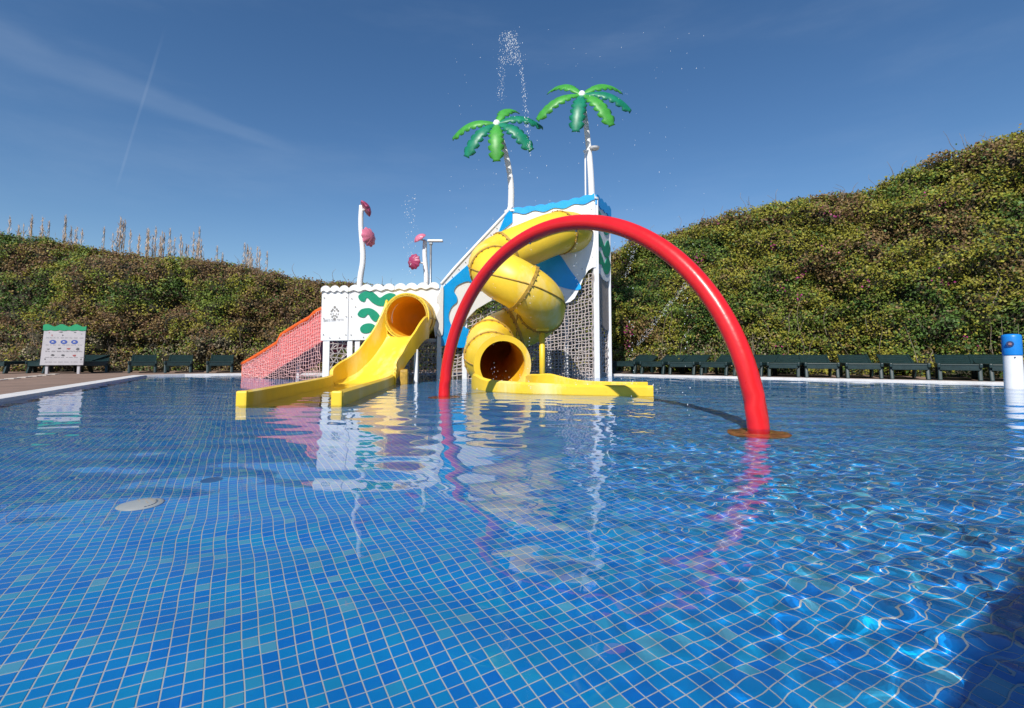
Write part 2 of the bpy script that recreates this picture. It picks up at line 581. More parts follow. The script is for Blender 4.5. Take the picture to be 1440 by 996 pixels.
def add_waves(n, l0, l1, slope, mask, spread=PI, a0=0):
    global Z
    for _ in range(n):
        lam = math.exp(wr.uniform(math.log(l0), math.log(l1))); a = a0+wr.uniform(-spread, spread); ph = wr.uniform(0, 6.28)
        k = 2*PI/lam
        cut = sstep(res, lam*.42, lam*.2)
        wob = .35*lam*np.sin((X*math.sin(a)-Y*math.cos(a))*k*.31+ph*3)
        Z += slope/k*np.sin(k*(X*math.cos(a)+Y*math.sin(a)+wob*.6)+ph)*mask*cut


add_waves(5, .55, 1.3, .007, .7+.6*rough)
add_waves(7, .24, .5, .011, .75+.4*rough, .7, PI/2)
add_waves(7, .16, .4, .006, .35+.9*rough)
add_waves(18, .065, .14, .018, (.04+.96*rough)*(1+.12*sstep(Y, 3, 1.4)))
add_waves(16, .04, .075, .014, .01+.95*rough)
water = grid_mesh('water', X, Y, Z, WATER)
tag(water, kind='structure')
water.cycles.is_caustics_caster = True

# a row of pale pavers let into the deck beside the left edge
for k in range(13):
    t = k/12
    a = np.array([-7.1, 5.4])*(1-t)+np.array([-10.9, 13.2])*t+np.array([-1.1-.6*t, .55])
    V, F = bbox_vf((a[0], a[1], .036), (.16, .36, .02), R(26), .004)
    link_mesh('paver', V, F, DECKL, ground)

# ------------------------------------------------------------------ play tower
A = Plane((-4.06, 10.8), (-1.65, 11.45))
B = Plane((-1.65, 11.45), (0, 12.42))
C = Plane((0, 12.42), (2.06, 12.3))
D = Plane((2.06, 12.3), (2.66, 13.4))
tower = thing('play_tower', 'white and blue water play tower with wavy panels, rope nets and posts in the pool', 'play tower', (-1, 12.2, -DEPTH))


def part(name, vf, m, parent, smooth=False, label=None):
    o = link_mesh(name, vf[0], vf[1], m, parent, smooth)
    if label: o['label'] = label
    return o


def posts(x, y, z1, r=.055, name='post', m=WHITEP):
    V, F = bbox_vf((x, y, (z1-DEPTH)/2), (2*r, 2*r, z1+DEPTH), R(14), .015)
    return part(name, (V, F), m, tower)


for x, y, z in ((-4.04, 10.86, 1.98), (-3.57, 10.98, 2.0), (-3.42, 11.03, 2.0), (-2.9, 11.16, 1.9), (-1.68, 11.47, 2.1), (-1.13, 11.85, 2.4), (-.03, 12.52, 4.2),
                (2.09, 12.38, 4.5), (2.6, 13.35, 4.4), (1.45, 13.3, 2.6), (.95, 13.05, 2.6), (.35, 14.0, 4.2), (-3.9, 12.6, 1.9), (-1.6, 13.2, 2.0), (-2.7, 12.9, 1.9)):
    posts(x, y, z, .07 if (x, y) in ((2.09, 12.38), (-4.04, 10.86), (.95, 13.05)) else .055)
# floors of the platforms
V = [(-4.0, 10.9), (-1.7, 11.5), (-1.7, 13.2), (-3.9, 12.6)]


def slab(pts, z0, z1):
    k = len(pts)
    Vv = [(*p, z1) for p in pts]+[(*p, z0) for p in pts]
    return np.array(Vv), [tuple(range(k)), tuple(range(2*k-1, k-1, -1))]+[(i, k+i, k+(i+1) % k, (i+1) % k) for i in range(k)]


part('platform', slab(V, .86, .94), GREY, tower)
part('platform', slab([(0.04, 12.5), (2.0, 12.4), (2.55, 13.3), (.4, 13.95)], 2.85, 2.93), GREY, tower)
for k in range(7):
    t = (k+.5)/7
    p = B.pt(t*B.L, 0, -.5)
    part('step', bbox_vf((p[0], p[1], .95+1.9*t), (1.0, .32, .05), R(38)+PI/2, .01), GREY, tower)

# low facade: emblem panel, wave panel
pa = part('facade_panel', A.prism([(-.08, .87), (.47, .88), (.47, 2.02), (-.08, 1.96)], 0, .03), WHITE, tower)
notch = [(1.87+.455*math.cos(a), 1.40+.45*math.sin(a)) for a in np.linspace(PI*1.05, -.05*PI, 20)]
pb = part('facade_panel', A.prism([(.485, .885), (1.41, .9)]+notch+[(2.38, .95), (2.46, 1.12), (2.41, 1.3), (2.47, 1.5), (2.41, 1.75), (2.47, 1.95), (2.42, 2.12), (1.2, 2.08), (.485, 2.02)], 0, .03), WHITE, tower)
lob = catmull([(-.02, 1.0), (-.12, 1.08), (-.06, 1.25), (-.13, 1.45), (-.06, 1.65), (-.13, 1.85), (-.06, 2.0), (-.02, 2.12), (.03, 2.1), (.03, 1.6), (.03, 1.1)], 5, True)
part('facade_panel', B.prism(lob, .06, .085), WHITE, tower)
w1 = [(.68, 1.87), (.8, 1.96), (.94, 1.98), (1.06, 1.9), (1.14, 1.84), (1.25, 1.91), (1.36, 1.95), (1.48, 1.91), (1.36, 1.8), (1.25, 1.67), (1.11, 1.66), (.97, 1.73), (.86, 1.83), (.81, 1.74), (.71, 1.77)]
w2 = [(.67, 1.47), (.75, 1.57), (.92, 1.6), (1.06, 1.53), (1.14, 1.42), (1.06, 1.3), (.96, 1.36), (.89, 1.46), (.81, 1.39), (.7, 1.41)]
w3 = [(.73, 1.16), (.81, 1.24), (.95, 1.26), (1.05, 1.2), (.98, 1.09), (.85, 1.04), (.75, 1.07)]
for w in (w1, w2, w3):
    part('wave_motif', A.prism(catmull(w, 5, True), .031, .045), GREENP, pb)
# scalloped trim in short lengths


def scallop(pl, s0, s1, z0, z1, n, h, dep, off, name='scallop_trim'):
    top = []
    for i in range(n*8+1):
        t = i/(n*8)
        top.append((s0+(s1-s0)*t, z0+(z1-z0)*t+h*abs(math.sin(PI*t*n))**.7))
    bot = [(s1-(s1-s0)*i/20, z1-(z1-z0)*i/20-dep-.02*math.sin(i*1.3)) for i in range(21)]
    return part(name, pl.prism(top+bot, off, off+.035), WHITE, tower)


scallop(A, -.1, .475, 2.0, 2.03, 3, .06, .07, .032)
scallop(A, .48, 1.45, 2.03, 2.1, 4, .07, .07, .034)
scallop(A, 1.455, 2.45, 2.1, 2.17, 4, .07, .07, .032)
back = Plane((-3.95, 12.62), (-1.6, 13.25))
part('facade_panel', back.prism([(0, .9), (2.42, .9), (2.42, 1.95), (0, 1.85)], 0, .03), WHITE, tower)
scallop(back, 0, 2.42, 1.85, 1.95, 10, .07, .1, .032)
lft = Plane((-3.95, 12.62), (-4.06, 10.8))
part('facade_panel', lft.prism([(0.05, .9), (1.78, .9), (1.78, 1.95), (.05, 1.85)], 0, .03), WHITE, tower)

# emblem and lettering strokes on the first panel
em = []
cxm, czm = .19, 1.47
for a, rr, r0 in ((90, .13, .028), (60, .10, .022), (120, .09, .022), (30, .1, .022), (150, .085, .024), (195, .09, .02), (-15, .09, .02), (235, .1, .026), (-55, .1, .026), (270, .125, .03), (250, .06, .018), (-70, .06, .018), (90, .05, .018), (200, .04, .014), (-20, .045, .014)):
    x0, z0 = cxm+rr*math.cos(R(a))*.85, czm+rr*math.sin(R(a))
    em.append(A.prism([(x0+r0*math.cos(q)*(.7 if int(a) % 2 else 1), z0+r0*math.sin(q)*1.2) for q in np.linspace(0, 2*PI, 7)[:-1]], .0305, .033))
part('emblem', join(*em), mat('emblem_grey', (.26, .25, .24), .6, .2, 20), pa)
tx = []
xw = 0
lr = random.Random(3)
for wlen in (5, 4, 5):
    for q in range(wlen):
        w = lr.uniform(.016, .024); z0 = 1.275+.03*xw/.42; hgt = .05
        x0 = -.03+xw
        kind = lr.randrange(3)
        tx.append(A.prism([(x0, z0), (x0+.007, z0), (x0+.007, z0+hgt), (x0, z0+hgt)], .0305, .033))
        tx.append(A.prism([(x0+.007, z0+hgt-.009), (x0+w, z0+hgt-.009), (x0+w, z0+hgt), (x0+.007, z0+hgt)], .0305, .033))
        if kind: tx.append(A.prism([(x0+w-.006, z0), (x0+w, z0), (x0+w, z0+hgt-.009), (x0+w-.006, z0+hgt-.009)], .0305, .033))
        if kind == 2: tx.append(A.prism([(x0+.007, z0+.02), (x0+w-.006, z0+.02), (x0+w-.006, z0+.028), (x0+.007, z0+.028)], .0305, .033))
        xw += w+.008
    xw += .014
part('lettering', join(*tx), mat('lettering_grey', (.33, .33, .35), .6, .1, 20), pa)

# stair panel, white with the blue swoosh
bw = [(0.0, 2.16), (.39, 2.59), (1.21, 3.41), (2.09, 4.28), (2.09, 1.9), (1.9, 1.88), (1.65, 1.92), (1.4, 1.87), (1.21, 1.77), (1.0, 1.66), (.8, 1.49), (.56, 1.25), (.3, 1.12), (.0, 1.1)]
KB = B.L/2.10
bw = [(u*KB, z) for u, z in bw]
ps = part('stair_panel', B.prism(bw, 0, .03), WHITE, tower)
bl = [(.01, .76), (.01, 2.1), (.36, 2.4), (.72, 2.70)]
bl2 = catmull([(.72, 2.70), (.86, 2.5), (.87, 2.3), (.74, 2.31), (.59, 2.27), (.42, 2.18), (.34, 2.05), (.42, 1.93), (.42, 1.8), (.28, 1.68), (.2, 1.5), (.23, 1.33), (.36, 1.18), (.56, 1.24), (.78, 1.15), (.87, .98), (.75, .78), (.5, .73), (.25, .8), (.01, .76)], 5)
part('blue_swoosh', B.prism([(u*KB, z) for u, z in bl+[tuple(q) for q in bl2[1:-1]]], .031, .055), BLUE, ps)
part('blue_swoosh', B.prism([(u*KB, z) for u, z in ((1.62, 3.54), (1.80, 3.92), (1.95, 4.2), (2.085, 4.24), (2.085, 3.9), (1.9, 3.76))], .031, .05), BLUE, ps)
rail = [B.pt(u*KB, z, .02) for u, z in ((0, 2.2), (.39, 2.62), (1.21, 3.44), (2.09, 4.31))]
part('panel_rail', tube_vf(rail, .035, 8), WHITEP, tower, True)
# tower front
cw = [(0.0, 4.16), (2.06, 4.46), (2.06, 2.74), (2.0, 2.73), (1.9, 2.66), (1.78, 2.47), (1.68, 2.2), (1.56, 1.97), (1.45, 1.88), (1.33, 1.85), (1.2, 1.89), (1.1, 1.98), (.92, 2.2), (.74, 2.26), (.55, 2.22), (.37, 2.09), (.2, 1.97), (0, 1.91)]
pf = part('tower_panel', C.prism(cw, 0, .03), WHITE, tower)
part('blue_swoosh', C.prism(catmull([(.52, 2.93), (.75, 3.1), (.98, 3.17), (1.19, 3.07), (1.45, 2.68), (1.7, 2.31), (1.67, 2.18), (1.33, 2.22), (.86, 2.42), (.6, 2.7)], 4, True), .031, .05), BLUE, pf)
tp, bt = [], []
for i in range(61):
    t = i/60
    tp.append((.02+2.05*t, 4.24+.34*t-.05*math.sin(PI*t)+.035*abs(math.sin(PI*t*7.2+.3))))
    bt.append((.02+2.05*t, 4.12+.30*t-.05*math.sin(PI*t)+.03*math.sin(2*PI*t*4.1+1)))
part('blue_crest', C.prism(tp+bt[::-1], .031, .06), BLUE, pf)
# right side: white with green leaves and blue crest, painted taupe shade below
dw = [(0, 4.5), (1.25, 4.38), (1.25, 2.62), (.9, 2.5), (.6, 2.52), (.3, 2.66), (0, 2.74)]
pd = part('tower_panel', D.prism(dw, 0, .03), WHITE, tower)
tp, bt = [], []
for i in range(41):
    t = i/40
    tp.append((.02+1.22*t, 4.58-.06*t+.05*abs(math.sin(PI*t*4.0))))
    bt.append((.02+1.22*t, 4.38-.05*t-.05*abs(math.sin(PI*t*4.0+.7))))
part('blue_crest', D.prism(tp+bt[::-1], .031, .06), BLUE, pd)
for zc, dz in ((4.05, -.1), (3.45, -.25), (3.0, -.1)):
    w = catmull([(.12, zc+.1), (.28, zc+.2), (.5, zc+.08), (.68, zc-.05), (.85, zc+.1), (1.02, zc+.17), (1.17, zc), (1.08, zc-.2), (.85, zc-.32), (.62, zc-.27), (.45, zc-.12), (.25, zc-.12)], 4, True)
    part('leaf_motif', D.prism(w, .031, .045), GREENP, pd)
part('tower_panel', D.prism(catmull([(.02, 2.66), (.4, 2.6), (.8, 2.5), (1.22, 2.6), (1.24, 2.0), (1.2, 1.3), (.95, 1.22), (.7, 1.28), (.45, 1.45), (.2, 1.7), (.03, 2.1)], 5, True), -.035, -.005), TAUPE_SHADE, tower, label='wavy lower side panel with its shade painted taupe')
back2 = Plane((.4, 13.98), (2.64, 13.42))
# bolt heads along the panel edges
BOLT = mat('bolt_head', (.22, .21, .20), .5, .3, 20)


def bolts(pl, pts, off, parent):
    part('bolt_row', join(*[pl.prism([(u+.012*math.cos(a), z+.012*math.sin(a)) for a in np.linspace(0, 2*PI, 7)[:-1]], off, off+.012) for u, z in pts]), BOLT, parent)['kind'] = 'stuff'


bolts(A, [(-.03, 1.0), (-.03, 1.35), (-.03, 1.8), (.43, 1.0), (.43, 1.4), (.43, 1.82), (.1, .93), (.3, .93)], .031, pa)
bolts(A, [(.54, 1.0), (.54, 1.4), (.54, 1.8), (.8, .95), (1.1, .95), (1.34, .95), (1.2, 1.5), (1.3, 1.3), (.62, 1.62)], .031, pb)
bolts(B, [(.1+.17*i, 2.2+.17*i*1.1) for i in range(10)]+[(.95, 2.2), (1.2, 2.1), (1.5, 2.2), (.7, 1.6)], .031, ps)
bolts(C, [(.06, 3.8), (.06, 3.2), (.06, 2.5), (2.0, 4.2), (2.0, 3.8), (2.0, 3.4), (2.0, 3.0), (1.75, 2.7), (1.5, 2.1), (1.3, 2.0), (1.0, 2.3)], .031, pf)
bolts(D, [(.05, 4.2), (.05, 3.7), (.05, 3.2), (1.2, 3.2), (1.2, 2.8), (.6, 2.6)], .031, pd)
# nets


def net(pl, s0, s1, zb, zt, cell=.115, r=.012, sag=.05, off=-.08, diag=False, seed=0, parent=None, m=None, osc=.05):
    rr = np.random.default_rng(seed)
    Q = []
    nu, nv = max(2, int((s1-s0)/cell)), None
    hmax = max(zt(s) for s in np.linspace(s0, s1, 9))
    nv = max(2, int((hmax-zb)/cell))
    G = np.zeros((nu+1, nv+1, 3))
    for i in range(nu+1):
        for j in range(nv+1):
            s = s0+(s1-s0)*i/nu+(cell*.5 if (diag and j % 2) else 0)
            f = j/nv
            z = zb+(zt(s)-zb)*f
            G[i, j] = pl.pt(s+rr.normal(0, .012), z+rr.normal(0, .012)-sag*math.sin(PI*i/nu)*f, off+osc*math.sin(i*.7+seed)+rr.normal(0, osc*.2))
    segs = []
    for i in range(nu+1):
        for j in range(nv+1):
            if i < nu: segs.append((G[i, j], G[i+1, j]))
            if j < nv:
                segs.append((G[i, j], G[i, j+1]))
                if diag and i < nu and (i+j) % 3 == 0: segs.append((G[i, j], G[i+1, j+1]))
    P0 = np.array([a for a, b in segs]); P1 = np.array([b for a, b in segs])
    T = P1-P0; T /= np.linalg.norm(T, axis=1)[:, None]+1e-9
    ref = np.where(np.abs(T[:, 2:3]) < .8, np.array([[0, 0, 1.]]), np.array([[1., 0, 0]]))
    S = np.cross(T, ref); S /= np.linalg.norm(S, axis=1)[:, None]; U = np.cross(S, T)
    for k in range(4):
        a0, a1 = k*PI/2, (k+1)*PI/2
        c0 = r*(math.cos(a0)*S+math.sin(a0)*U); c1 = r*(math.cos(a1)*S+math.sin(a1)*U)
        Q.append(np.stack([P0+c0, P0+c1, P1+c1, P1+c0], 1))
    o = fast_quads('rope_net', np.concatenate(Q), m or ROPE, parent or tower)
    o['kind'] = 'stuff'
    return o


net(A, .03, 2.4, -.1, lambda s: .9, .10, .011, .02, -.05, True, 1)
net(back, .03, 2.4, -.1, lambda s: .95, .11, .012, .02, 0, True, 2)
net(B, .03, 1.88, -.1, lambda s: 1.1+.45*s, .115, .015, .02, -.1, False, 3)
net(C, .03, 2.0, -.1, lambda s: 2.1+.25*s, .085, .013, .03, -.06, False, 4)
net(back2, .0, 2.2, -.1, lambda s: 2.6, .12, .016, .03, 0, True, 5)
net(D, .05, 1.2, -.1, lambda s: 1.6, .10, .012, .02, -.06, True, 6)
net(Plane((0.02, 12.7), (.4, 14)), .0, 1.1, -.1, lambda s: 2.5, .12, .014, .02, 0, True, 8)

# ------------------------------------------------------------------ slides


def loft_trough(stations, n=6, sub=10):
    """stations: x,y,zfloor,half width,left wall,right wall,thickness"""
    S = catmull(stations, sub)
    P = S[:, :3]
    h = np.gradient(P[:, :2], axis=0); h /= np.linalg.norm(h, axis=1)[:, None]
    lat = np.c_[h[:, 1], -h[:, 0]]            # right-hand side of travel
    rows = []
    for (x, y, z, w, hl, hr, t), l in zip(S, lat):
        sec = [(-w, hl), (-w, .4*hl), (-w+.01, .06), (-w+.07, .005), (0, 0), (w-.07, .005), (w-.01, .06), (w, .4*hr), (w, hr), (w+t*.5, hr+.02), (w+t, hr-.01), (w+t, .4*hr), (w+t*.8, -.05), (w-.1, -t*.8), (-w+.1, -t*.8), (-w-t*.8, -.05), (-w-t, .4*hl), (-w-t, hl-.01), (-w-t*.5, hl+.02)]
        rows.append([(x+l[0]*a, y+l[1]*a, z+b) for a, b in sec])
    k = len(rows[0])
    V = np.array(rows).reshape(-1, 3)
    F = []
    for i in range(len(rows)-1):
        for j in range(k):
            q = (j+1) % k
            F.append((i*k+j, (i+1)*k+j, (i+1)*k+q, i*k+q))
    F.append(tuple(range(k))); F.append(tuple((len(rows)-1)*k+j for j in range(k))[::-1])
    return V, F


def shell_vf(path, ro, ri, sides=36):
    """tube with wall thickness, open at both ends"""
    P, T, S, U = frames(path)
    a = np.linspace(0, 2*PI, sides, endpoint=False)
    d = np.cos(a)[None, :, None]*S[:, None]+np.sin(a)[None, :, None]*U[:, None]
    Vo = (P[:, None]+ro*d).reshape(-1, 3); Vi = (P[:, None]+ri*d).reshape(-1, 3)
    k = len(Vo); n = len(P); F = []
    for i in range(n-1):
        for j in range(sides):
            q = (j+1) % sides
            F.append((i*sides+j, i*sides+q, (i+1)*sides+q, (i+1)*sides+j))
            F.append((k+i*sides+j, k+(i+1)*sides+j, k+(i+1)*sides+q, k+i*sides+q))
    for i, fl in ((0, 1), (n-1, 0)):
        for j in range(sides):
            q = (j+1) % sides
            f = (i*sides+j, k+i*sides+j, k+i*sides+q, i*sides+q)
            F.append(f if fl else f[::-1])
    return np.concatenate([Vo, Vi]), F


def fix_normals(o, ang=35):
    bm = bmesh.new(); bm.from_mesh(o.data)
    bmesh.ops.recalc_face_normals(bm, faces=bm.faces)
    for e in bm.edges:
        if len(e.link_faces) == 2 and e.calc_face_angle(0) > R(ang): e.smooth = False
    for f in bm.faces: f.smooth = True
    bm.to_mesh(o.data); bm.free()
    return o


chute = thing('chute_slide', 'yellow open chute slide with a short tube top and long run-out trough', 'slide', (-2.8, 9.0, -DEPTH))
ch = [(-2.29, 11.0, .97, .42, .74, .46, .05), (-2.31, 10.74, .93, .44, .80, .44, .05), (-2.44, 10.46, .64, .48, .68, .39, .05), (-2.64, 10.16, .28, .53, .55, .33, .05), (-2.79, 9.92, .07, .56, .44, .30, .055), (-2.85, 9.72, .0, .57, .37, .27, .06), (-2.86, 9.56, -.02, .57, .27, .22, .07)]
ch = [(x, y, z, w, hr_, hl_, t) for x, y, z, w, hl_, hr_, t in ch]      # the tall wall is on the traveller's right
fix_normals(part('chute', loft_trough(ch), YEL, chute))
tr = [(-2.87, 9.6, -.04, .54, .23, .21, .08), (-2.80, 9.0, -.14, .52, .29, .29, .08), (-2.66, 7.5, -.2, .50, .34, .34, .085), (-2.50, 6.0, -.2, .48, .34, .34, .085), (-2.46, 5.58, -.2, .48, .34, .34, .085)]
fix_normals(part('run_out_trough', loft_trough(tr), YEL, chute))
for s in (-1, 1):
    V, F = bbox_vf((-2.46+s*.525, 5.545, .03), (.125, .05, .26), 0, .025)
    part('end_cap', (V, F), YEL, chute)
hd = np.array([-.10, -.995, 0]); hd /= np.linalg.norm(hd)
c0 = np.array([-2.30, 10.78, 1.40])
pth = [c0-hd*t for t in np.linspace(0, .75, 7)]
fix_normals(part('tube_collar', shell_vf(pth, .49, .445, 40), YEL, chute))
fix_normals(part('tube_lining', shell_vf(catmull([c0-hd*.03, c0-hd*.5, c0-hd*.95+np.array([.04, 0, 0]), c0-hd*1.3+np.array([.25, -.08, 0]), c0-hd*1.5+np.array([.75, -.25, 0])], 6), .444, .435, 40), YELIN, chute))
rg = part('flange_ring', shell_vf([c0-hd*t for t in (.36, .38, .41)], .51, .488, 40), YELS, chute); fix_normals(rg)
part('flange_ring', shell_vf([c0-hd*t for t in (0.0, .02, .05)], .512, .45, 40), YEL, chute)
for sgn in (1, -1):
    nl = np.array([hd[1], -hd[0], 0])*sgn
    part('seam', tube_vf([c0+nl*.492-hd*t+np.array([0, 0, -.03]) for t in (0.03, .4, .75)], .016, 6), YELS, chute)
for x, y in ((-2.1, 11.0), (-1.98, 10.3)):
    part('support_post', bbox_vf((x, y, .2), (.08, .08, .95), 0, .01), WHITEP, chute)
V, F = bbox_vf((-2.14, 9.92, .10), (.16, .42, .36), R(10), .05)
part('foot_bracket', (V, F), YELS, chute)

spiral = thing('spiral_tube_slide', 'yellow spiral tube slide winding down from the tower to a curved trough', 'slide', (.1, 10.6, -DEPTH))
sp = [(1.62, 12.75, 3.66), (1.45, 12.2, 3.6), (1.0, 11.62, 3.42), (.32, 11.3, 3.08), (-.24, 11.1, 2.78), (-.44, 10.66, 2.5), (-.26, 10.2, 2.22), (.12, 10.03, 1.98), (.5, 10.22, 1.74), (.64, 10.62, 1.55), (.48, 11.0, 1.36), (.12, 11.18, 1.18), (-.26, 11.02, 1.0), (-.45, 10.62, .82), (-.46, 10.1, .62), (-.38, 9.5, .47), (-.24, 8.98, .40), (-.16, 8.72, .39)]
cp = catmull(sp, 8)
RT = .50
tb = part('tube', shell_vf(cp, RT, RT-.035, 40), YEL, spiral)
fix_normals(tb)
part('tube_lining', shell_vf(cp[4:-1], RT-.036, RT-.042, 40), YELIN, spiral); fix_normals(spiral.children[-1])
P_, T_, S_, U_ = frames(cp)
for i in (14, 30, 44, 58, 74, 90, 104, 118):
    i = min(i, len(cp)-2)
    ring_p = [P_[i]-T_[i]*.03, P_[i]-T_[i]*.012, P_[i]-T_[i]*.0]
    r1 = part('flange_ring', shell_vf([P_[i]+T_[i]*q for q in (-.03, 0, .03)], RT+.024, RT-.002, 40), YELS, spiral)
    fix_normals(r1)
    bl_ = []
    for a in np.linspace(0, 2*PI, 22, endpoint=False):
        d_ = math.cos(a)*S_[i]+math.sin(a)*U_[i]
        bl_.append(box_vf(P_[i]+d_*(RT+.022)+T_[i]*.04, (.026, .026, .026)))
    part('bolt_ring', join(*bl_), mat('bolt_stain', (.30, .17, .04), .6, .3, 20), r1)['kind'] = 'stuff'
r1 = part('flange_ring', shell_vf([P_[-1]+T_[-1]*q for q in (-.05, -.02, .012)], RT+.02, RT-.085, 40), YEL, spiral); fix_normals(r1)
for sg, m_ in ((1, YELS), (-1, YELS)):
    for i0, i1 in ((2, len(cp)-3),):
        pp = [P_[i]+S_[i]*sg*(RT+.008) for i in range(i0, i1)]
        part('seam', tube_vf(pp, .014, 6), m_, spiral, True)
tr2 = [(-.22, 8.86, -.06, .44, .24, .24, .06), (-.14, 8.45, -.07, .46, .28, .3, .06), (.06, 8.05, -.08, .46, .3, .24, .07), (.42, 7.75, -.08, .44, .31, .22, .08), (.95, 7.55, -.08, .42, .22, .2, .08), (1.5, 7.42, -.08, .42, .2, .2, .08), (2.02, 7.32, -.08, .42, .2, .2, .08)]
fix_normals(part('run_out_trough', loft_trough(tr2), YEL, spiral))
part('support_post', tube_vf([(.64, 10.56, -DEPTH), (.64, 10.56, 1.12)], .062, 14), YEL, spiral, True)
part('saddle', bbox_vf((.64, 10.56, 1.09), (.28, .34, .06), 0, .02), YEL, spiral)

rs = thing('toddler_slide', 'coral pink slide with orange hand rail and rope net beside the tower', 'slide', (-5.4, 11.8, -DEPTH))
Ep = Plane((-6.9, 12.8), (-4.1, 10.83))


def rail_z(s): return .33+1.2*(s/3.4)+.08*math.sin(PI*min(1, max(0, s/3.42)))*(1 if s > 1.7 else -.6) + (.05 if s > 3 else 0)


rl = [Ep.pt(s, rail_z(s)) for s in np.linspace(0, 3.42, 22)]
part('hand_rail', tube_vf(rl, .055, 10), ORANGE, rs, True)
part('end_post', tube_vf([Ep.pt(.02, -DEPTH), Ep.pt(.02, .33)], .035, 8), ORANGE, rs, True)
low = lambda s: max(-.2, -.38+.365*s)
sd = [(s, rail_z(s)-.09) for s in np.linspace(.03, 3.4, 24)]+[(s, min(low(s), rail_z(s)-.15)) for s in np.linspace(3.4, .03, 24)]
part('side_panel', Ep.prism(sd, -.02, .02), PINK, rs)
E2p = Plane((-6.9+.45, 12.8+.75), (-4.1+.45, 10.83+.75))
part('side_panel', E2p.prism(sd, -.02, .02), PINK, rs)
bed = []
for s in np.linspace(.03, 3.4, 20):
    z = max(-.05, low(s)+.1)
    bed.append((Ep.pt(s, z, 0), E2p.pt(s, z, 0)))
part('slide_bed', (np.array([q for b in bed for q in b]), [(2*i, 2*i+1, 2*i+3, 2*i+2) for i in range(len(bed)-1)]), PINK, rs)
rl2 = [E2p.pt(s, rail_z(s)) for s in np.linspace(0, 3.42, 22)]
part('hand_rail', tube_vf(rl2, .055, 10), ORANGE, rs, True)
NETP = mat('net_coral', (.78, .46, .43), .9, .3, 30)
net(Ep, .05, 3.38, -.2, lambda s: rail_z(s)-.05,   .085, .006, .01, .05, False, 11, rs, NETP, .01)
for q in (.9, 2.0):
    p = Ep.pt(q, 0, -.3)
    part('support_post', tube_vf([(p[0], p[1], -DEPTH), (p[0], p[1], low(q)+.05)], .04, 10), WHITEP, rs, True)

# ------------------------------------------------------------------ red water arch
arch = thing('water_arch', 'large red pipe arch standing in the pool with round foot plates', 'water arch', (.47, 5.36, -DEPTH))
f1 = np.array([1.899, 3.785, 0]); f2 = np.array([-.964, 6.934, 0]); tt = (f2-f1)/np.linalg.norm(f2-f1)
AC, AZ, AR = 2.127, -.124, 2.086
pts = [f1+tt*(AC-AR*math.cos(a))+np.array([0, 0, AZ+AR*math.sin(a)]) for a in np.linspace(-.075, PI+.075, 80)]
part('pipe', tube_vf(pts, .079, 24), RED, arch, True)
for p in (pts[0], pts[-1]):
    part('foot_plate', lathe_vf([(.0, -DEPTH+.002), (.22, -DEPTH+.002), (.22, -DEPTH+.05), (.2, -DEPTH+.06), (.09, -DEPTH+.065), (.0, -DEPTH+.065)], (p[0], p[1], 0), 28), RUST, arch)
for q in (20, 28, 36, 44, 52, 60):
    part('nozzle', tube_vf([pts[q]+np.array([0, 0, -.075]), pts[q]+np.array([0, 0, -.1])], .012, 8), GREY, arch)

# ------------------------------------------------------------------ artificial palms on the tower


def frond(root, hub, az, length, rise, droop, width, m, tilt, seed):
    rr = random.Random(seed)
    n = 28
    path = []
    for i in range(n+1):
        t = i/n
        path.append(np.array([length*(t-.10*t*t), 0, rise*math.sin(PI*min(1, t*.95))-droop*t*t]))
    path = np.array(path)
    T = np.gradient(path, axis=0); T /= np.linalg.norm(T, axis=1)[:, None]
    V, F = [], []
    for i in range(n+1):
        t = i/n
        w = width*(.22+.78*min(1, t*2.6))*(1 if t < .82 else 1-.5*((t-.82)/.18)**2)
        edge = (1.0, .97, .9, .55)[i % 4] if i > 3 else .9
        nrm = np.array([-T[i][2], 0, T[i][0]])
        for sgn, q in ((-1, 1), (-1, .5), (0, 0), (1, .5), (1, 1)):
            k = w*(edge if q == 1 else q)
            V.append(path[i]+np.array([0, sgn*k, 0])+nrm*(-.32*w*q*q*(edge if q == 1 else 1)))
    for i in range(n):
        for j in range(4): F.append((i*5+j, i*5+j+1, (i+1)*5+j+1, (i+1)*5+j))
    V = np.array(V)
    M = (Matrix.Rotation(tilt[1], 4, 'Y') @ Matrix.Rotation(tilt[0], 4, 'X') @ Matrix.Rotation(az, 4, 'Z')).to_3x3()
    V = V @ np.array(M).T+hub
    o = link_mesh('frond', V, F, m, root, True)
    md = o.modifiers.new('thickness', 'SOLIDIFY'); md.thickness = .012
    return o


def palm(label, base, top, bend, fr, tilt, seed, length=1.12):
    root = thing('artificial_palm', label, 'artificial palm', base, 0, 'artificial palms on the play tower')
    b, t = np.array(base), np.array(top)
    pth = catmull([b, b+(t-b)*.33+np.array(bend), b+(t-b)*.68+np.array(bend)*.9, t], 8)
    part('trunk', tube_vf(pth, np.linspace(.085, .06, len(pth)), 14), WHITEP, root, True)
    part('base_flange', lathe_vf([(0, -.02), (.17, -.02), (.17, .03), (.10, .06), (.09, .12), (0, .12)], base, 20), WHITEP, root)
    part('crown_cap', lathe_vf([(0, -.06), (.09, -.06), (.1, .03), (.06, .1), (0, .12)], top, 16), WHITEP, root)
    for k, (az, m) in enumerate(fr):
        frond(root, t+np.array([0, 0, .02]), R(az), length, .13, .34, .20, m, tilt, seed+k)
    return root


